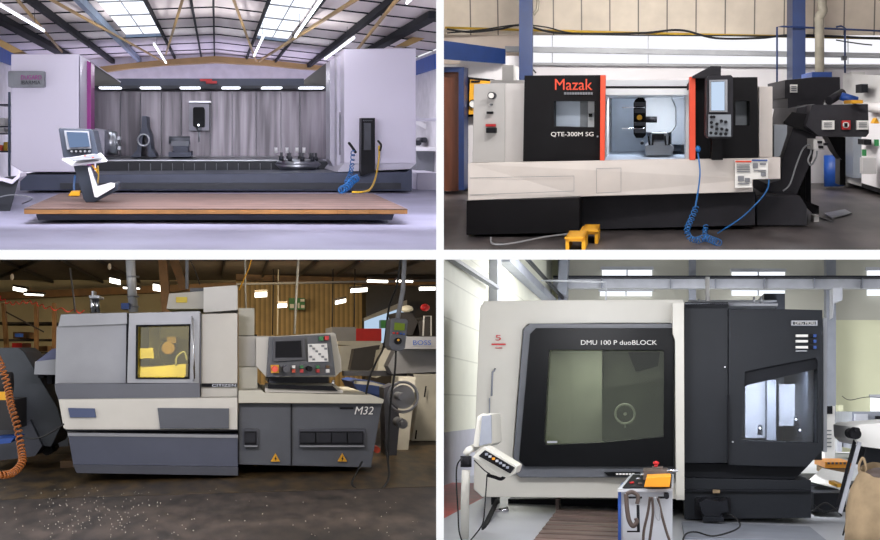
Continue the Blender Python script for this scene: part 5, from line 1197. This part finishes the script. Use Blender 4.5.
for a, b in ((624, 642), (658, 667)):
    part('hook_bar', 'ink', tr, MB().cyl(P(a, 497.5, dt-.015), P(b, 497.5, dt-.015), 1*H.S*dt, seg=8))
part('caster_knob', 'ink', tr, MB().disc(666.5, 496.5, 2.6, dt-.02, dt))
solo('parts_box', 'h4_orange', MB().prism([(646.5, 477.5), (671, 476.5), (669.5, 487), (644, 487)], dt-.02, dt+.015), 'orange yellow box lying on the trolley tray', 'box', bevel=.3)
vs_ = thing('vise', 'grey brown machine vise with a red knob behind the orange box', 'vise', 656, 481, dt+.05)
part('body', 'h4_rust', vs_, bx((643, 470, 668, 480, dt+.04, dt+.07)), bevel=.4)
part('jaw', 'h4_rust', vs_, bx((652, 467.5, 663, 471, dt+.05, dt+.07)), bevel=.3)
part('knob', 'red_paint', vs_, MB().cyl(P(656, 468, dt+.06), P(656, 463.5, dt+.06), 1.6*H.S, seg=14).ball(P(656, 463, dt+.06), 3*H.S*.9, 1, 1, .6), label='red mushroom knob')
solo('metal_rod', 'chrome', MB().cyl(P(667, 471, dt+.02), P(678, 470.5, dt+.02), 1*H.S, seg=10), 'bright metal rod poking out over the trolley side', 'rod')
for k, (u, v) in enumerate(((630, 483), (636, 479), (638, 484), (640, 475), (633, 486))):
    solo('screw_bit', ['red_paint', 'steel', 'h4_rust', 'steel', 'h4_rust'][k], MB().cyl(P(u, v, dt+.02), P(u+4, v-.6, dt+.02), .9*H.S, seg=8), ['small red handled bit on the black tray mat', 'steel bit at the middle of the black tray mat', 'brown bit closest to the orange box', 'steel bit at the back of the black tray mat', 'brown bit at the front of the black tray mat'][k], 'tool bit')
cl = thing('hanging_clamp', 'brown iron clamp hanging on the trolley front', 'clamp', 633, 530, dt-.03)
part('jaw', 'h4_rust', cl, MB().tube(spline([P(626, 494, dt-.03), P(627, 508, dt-.03), P(629, 520, dt-.03), P(633, 526, dt-.03), P(637, 522, dt-.03), P(636, 518, dt-.03)]), 2.2*H.S*dt, 10))
part('head', 'h4_rust', cl, MB().tube(spline([P(626, 494, dt-.03), P(632, 492, dt-.03), P(638, 496, dt-.03), P(637, 504, dt-.03)]), 2*H.S*dt, 10))
part('screw', 'ink', cl, MB().cyl(P(638, 505, dt-.03), P(638.5, 532, dt-.03), 1.1*H.S, seg=8).cyl(P(627, 531.5, dt-.03), P(640, 531.5, dt-.03), .6*H.S, seg=8))
for k, (pts, lb) in enumerate((([(650, 497), (648, 512), (644, 530), (643, 545)], 'long grey spanner hanging beside the iron clamp'), ([(652, 497), (653, 512), (651, 530), (649, 545)], 'second long grey spanner, between the clamp and the wire loop'), ([(658, 498), (661, 512), (666, 530), (671, 545)], 'long grey spanner slanting away below the black knob'), ([(655, 497), (655, 512), (657, 519), (660, 519), (659, 508), (656, 500)], 'bent wire loop hanging between the spanners'))):
    solo('spanner' if k < 3 else 'wire_loop', 'h4_rust' if k < 3 else 'steel', MB().tube(spline([P(u, v, dt-.02-.004*k) for u, v in pts]), (1.3 if k < 3 else .6)*H.S*dt, 8), lb, 'spanner' if k < 3 else 'wire loop')
solo('floor_cable', 'rubber', hose([(682, 543, .83), (686, 534, .86), (696, 532, .87), (712, 536, .86), (730, 532, .87), (740, 526, .9), (736, 518, .93), (728, 514, .95)], .9), 'black cable coiling over the floor before the coolant pump', 'cable')
solo('drip_tray', 'h4_steel', MB().loft([L4(20, -108, .86), L4(135, -108, .86), L4(135, -108, .97), L4(20, -108, .97)], [L4(20, -110, .86), L4(135, -110, .86), L4(135, -110, .97), L4(20, -110, .97)]), 'flat grey metal floor plate before the dark lower cabinet', 'floor plate')
# ---- right side
ac = thing('air_conditioner', 'white tower air conditioner standing beyond the dark cabinet', 'air conditioner', 830, 460, 1.9)
part('body', 'h4_backcream' if 0 else 'paper', ac, bx((824.5, 406, 835, 459, 1.9, 2.0)), bevel=.4)
part('outlet', 'ink', ac, bx((824, 406, 832.5, 414, 1.89, 1.9)))
g = MB()
for r in range(5): g.box(827, 430+r*4, 831.5, 431.2+r*4, 1.895, 1.9)
part('grille', 'mid_grey', ac, g)
cbx = thing('control_cabinet', 'grey control cabinet against the cream wall near the small window', 'cabinet', 865, 450, 2.2)
part('body', 'h4_steel', cbx, bx((852, 412, 905, 449, 2.2, 2.4)), bevel=.4)
part('display', 'ink', cbx, bx((876, 416, 905, 421, 2.19, 2.2)))
part('grille', 'h4_steel_pale', cbx, bx((855, 414, 868, 425, 2.19, 2.2)))
solo('wall_cable', 'rubber', hose([(842, 396, 2.55), (850, 400, 2.55), (870, 397, 2.55), (905, 401, 2.55)], .35), 'thin cable sagging along the cream wall', 'cable')
solo('small_cabinet', 'h4_steel_pale', bx((837.5, 427, 842, 452, 2.3, 2.4)), 'slim pale cabinet between the air conditioner and control cabinet', 'cabinet')
solo('switch_box', 'h4_backcream', bx((838.5, 405, 843, 428, 2.5, 2.55)), 'narrow cream switch box on the far wall', 'box')
wt = thing('work_table', 'low dark worktable with a white sheet beyond the bulk bag', 'table', 830, 500, 1.2)
part('top', 'h4_darker', wt, bx((811, 485, 860, 488.5, 1.2, 1.4)))
for u in (812, 835, 856): part('leg', 'h4_darker', wt, bx((u, 488, u+2.4, 496.5, 1.2, 1.22)))
part('frame', 'h4_darker', wt, bx((811, 482, 860, 489, 1.3, 1.32)))
solo('white_board', 'paper', MB().pts8([(809, 480, 1.12), (822, 468, 1.3), (847, 473, 1.3), (840, 488, 1.12)], [(809, 481.5, 1.12), (822, 469, 1.3), (847, 474.5, 1.3), (840, 489.5, 1.12)]), 'white sheet lying on the low worktable', 'sheet')
cr = thing('parts_tray', 'orange slotted tray set above the white sheet', 'tray', 838, 468, 1.5)
part('tray', 'h4_orange', cr, bx((825, 462, 852.5, 468, 1.5, 1.6)), bevel=.4)
g = MB()
for k in range(6): g.box(828+k*4, 462.4, 830+k*4, 464.4, 1.495, 1.5)
part('slot', 'h4_rust', cr, g)
solo('carton', 'h4_sack', bx((825, 468.5, 852, 474, 1.52, 1.6)), 'brown carton under the orange tray', 'carton')
solo('tape_roll', 'yellow', bx((837, 484, 843, 487.5, 1.05, 1.1)), 'bright yellow tape at the corner of the white sheet', 'tape')
cv = thing('discharge_conveyor', 'white conveyor head on slanted legs above the bulk bag', 'conveyor', 865, 510, 1.0)
part('head', 'paper', cv, MB().prism([(855, 427), (860, 424.5), (905, 421), (905, 452), (862, 446.5), (856, 441)], .98, 1.1), bevel=.6)
part('roller', 'ink', cv, MB().disc(856, 434, 5, .96, .99))
part('roller', 'ink', cv, MB().disc(857.5, 430, 2.4, .95, .97))
part('leg', 'h4_steel_pale', cv, MB().bar(P(859.5, 442, .97), P(840, 513, .97), 3.4*H.S, 3.4*H.S), label='pale slanted leg')
part('leg', 'ink', cv, MB().bar(P(855, 440, .99), P(838, 505, .99), 3*H.S, 3*H.S))
part('leg', 'ink', cv, MB().bar(P(866, 446, .99), P(843, 535, .9), 1.2*H.S, 1.2*H.S))
part('under_body', 'h4_darker', cv, MB().prism([(865, 446), (905, 452), (905, 476), (862, 466)], 1.02, 1.08))
bag = MB()
prof = [(470, 15, 9), (476, 17, 10), (490, 21, 12), (510, 24, 14), (530, 25, 15), (548, 24, 15)]
rings = []
cx_ = 882; db_ = .86
for v, rx, ry in prof:
    c = P(cx_-((v-470)*.03), v, db_)
    tz = {470: 6, 476: 4, 490: 1.5}.get(v, 0)
    rings.append([c+Vector((math.cos(a)*(rx*1.28+1.6*math.sin(7*a+v*.1)), math.sin(a)*(rx*1.2+1.6*math.sin(5*a)), tz*math.sin(a)+.8*math.sin(4*a)*(tz > 0)))*H.S*db_ for a in [i*math.pi/18 for i in range(36)]])
b0 = 0
for q in rings: bag.v += q
for i in range(len(rings)-1):
    for k in range(36):
        l = (k+1) % 36; bag.f.append((i*36+k, i*36+l, (i+1)*36+l, (i+1)*36+k)); bag.sm.append(True)
bag.f.append(tuple(range((len(rings)-1)*36, len(rings)*36))); bag.sm.append(False)
bg_ = thing('bulk_bag', 'big beige woven bulk bag standing under the white conveyor head', 'bag', 878, 548, db_)
part('sack', 'h4_sack', bg_, bag)
part('swarf', 'h4_rust', bg_, MB().ball(P(882, 477, db_), 18*H.S*db_, 1.0, .9, .5), label='brown metal chips filling the bag')
part('lifting_loop', 'h4_sack', bg_, MB().tube(spline([P(861, 480, db_), P(859, 466, db_), P(863, 458, db_), P(866, 468, db_), P(866, 480, db_)]), 1.2*H.S*db_, 8))
for k, pts in enumerate(([(814, 505), (825, 512), (838, 508)], [(812, 512), (826, 503), (842, 516)])):
    solo('loose_cable', 'rubber', hose([(u, v, 1.02-.03*k) for u, v in pts], .8), ['dark cable sagging below the low worktable', 'dark cable crossing lowest below the low worktable'][k], 'cable')
solo('dark_box', 'h4_darker', bx((814, 493, 846, 512, 1.08, 1.17)), 'dark bin in the shade under the low worktable', 'bin')
H = H1
for x in (-95, 0, 95): area(x, 50, .62, 50, 24, 170, (244, 244, 255), tilt=72)  # added unseen lights aimed at the machine front
for x in (-90, 90): area(x, 90, 1.42, 40, 30, 420, (246, 246, 255))
for x in (-70, 70): area(x, 62, .54, 50, 24, 40, (244, 244, 255), tilt=0)
for x in (-90, 0, 90): area(x, 70, 1.0, 8, 120, 30, (250, 248, 250), tilt=180, name='added_uplight')  # added upward lights that brighten the roof sheets
area(185, 60, 1.1, 14, 40, 60, (246, 246, 255), tilt=30)  # added to brighten the white machine beyond the plain housing
H = H2
for x, p in ((-80, 88), (80, 120)): area(x, 190, .72, 90, 40, p, (255, 250, 246), tilt=62)  # unseen lights added before the turning centre
area(-20, 170, 1.35, 300, 20, 420, (255, 252, 248), tilt=50)
area(8, 16.5, 1.2, 70, 20, 70, (240, 246, 255), tilt=10, name='added_chamber_light')  # light added inside the open chamber to brighten it
area(195, 120, 1.3, 40, 40, 60, (250, 250, 255), tilt=20)
H = H3
area(-80, 52, .66, 70, 20, 120, (240, 239, 252), tilt=75)
area(60, 52, .66, 70, 20, 50, (255, 242, 220), tilt=75)
area(60, 140, 2.4, 200, 60, 900, (255, 226, 175), tilt=30)
area(160, 62, 1.12, 24, 20, 60, (255, 240, 220), tilt=50)  # added to lift the pale machine by the pendant
area(-120, 140, 1.9, 100, 60, 500, (255, 230, 195), tilt=20)
area(-78, 22, 1.05, 44, 8, 26, (253, 251, 222), tilt=60, name='added_chamber_light')  # added light behind the lathe window
area(125, 100, 1.45, 50, 30, 130, (255, 240, 215), tilt=35)  # added to brighten the far machines
H = H4
area(-80, 92, .72, 90, 20, 78, (250, 250, 255), tilt=68)
area(70, 92, .72, 90, 20, 55, (250, 250, 255), tilt=68)
area(0, 200, 2.1, 300, 100, 1000, (250, 250, 255), tilt=20)
area(-30, 190, 1.75, 80, 200, 620, (250, 250, 250), tilt=55, yaw=90)  # added light turned towards the panelled wall
area(-60, 70, 1.07, 60, 8, 45, (255, 255, 250), name='added_chamber_light')  # added light within the machining chamber
area(120, 36, 1.1, 60, 10, 350, (250, 252, 255), name='added_magazine_light', tilt=60)  # added light that brightens the blocks behind the magazine glass
# ================================================================ walls and slab that part the four halls, camera, daylight
H = Hall(440, 270, 10, 1); H.R = Matrix.Identity(3); H.O = EYE+Vector((0, 10, 0)); H.M = Matrix.Translation(H.O); H.eye = Vector((0, -10, 0))
g = MB(); g.hull([(436.2, -60), (443.8, -60), (443.8, 600), (436.2, 600)], 1, [(436.2, -60), (443.8, -60), (443.8, 600), (436.2, 600)], 6.5)
solo('divider_1', 'divider_white', g, kind='structure')
g = MB()
for a, b in ((-60, 436.2), (443.8, 940)):
    g.hull([(a, 249.8), (b, 249.8), (b, 259.6), (a, 259.6)], 1, [(a, 249.8), (b, 249.8), (b, 259.6), (a, 259.6)], 6.5)
solo('divider_2', 'divider_white', g, kind='structure')
cam = bpy.data.cameras.new('camera'); co = bpy.data.objects.new('camera', cam); COL.objects.link(co)
co.location = EYE; co.rotation_euler = (math.pi/2, 0, 0); cam.sensor_width = 36; cam.lens = 36*F/880; cam.clip_end = 500
S_.camera = co
w = bpy.data.worlds.new('world'); S_.world = w; w.use_nodes = True
bg = w.node_tree.nodes['Background']; bg.inputs[0].default_value = (.97, .98, 1, 1); bg.inputs[1].default_value = 1.06
S_.view_settings.view_transform = 'Standard'; S_.view_settings.look = 'None'; S_.view_settings.exposure = 0; S_.view_settings.gamma = 1
S_.cycles.max_bounces = 8; S_.cycles.diffuse_bounces = 4; S_.cycles.glossy_bounces = 3; S_.cycles.transparent_max_bounces = 8
S_.cycles.sample_clamp_indirect = 4
for o in list(bpy.data.objects):
    if '_b' in o: del o['_b']
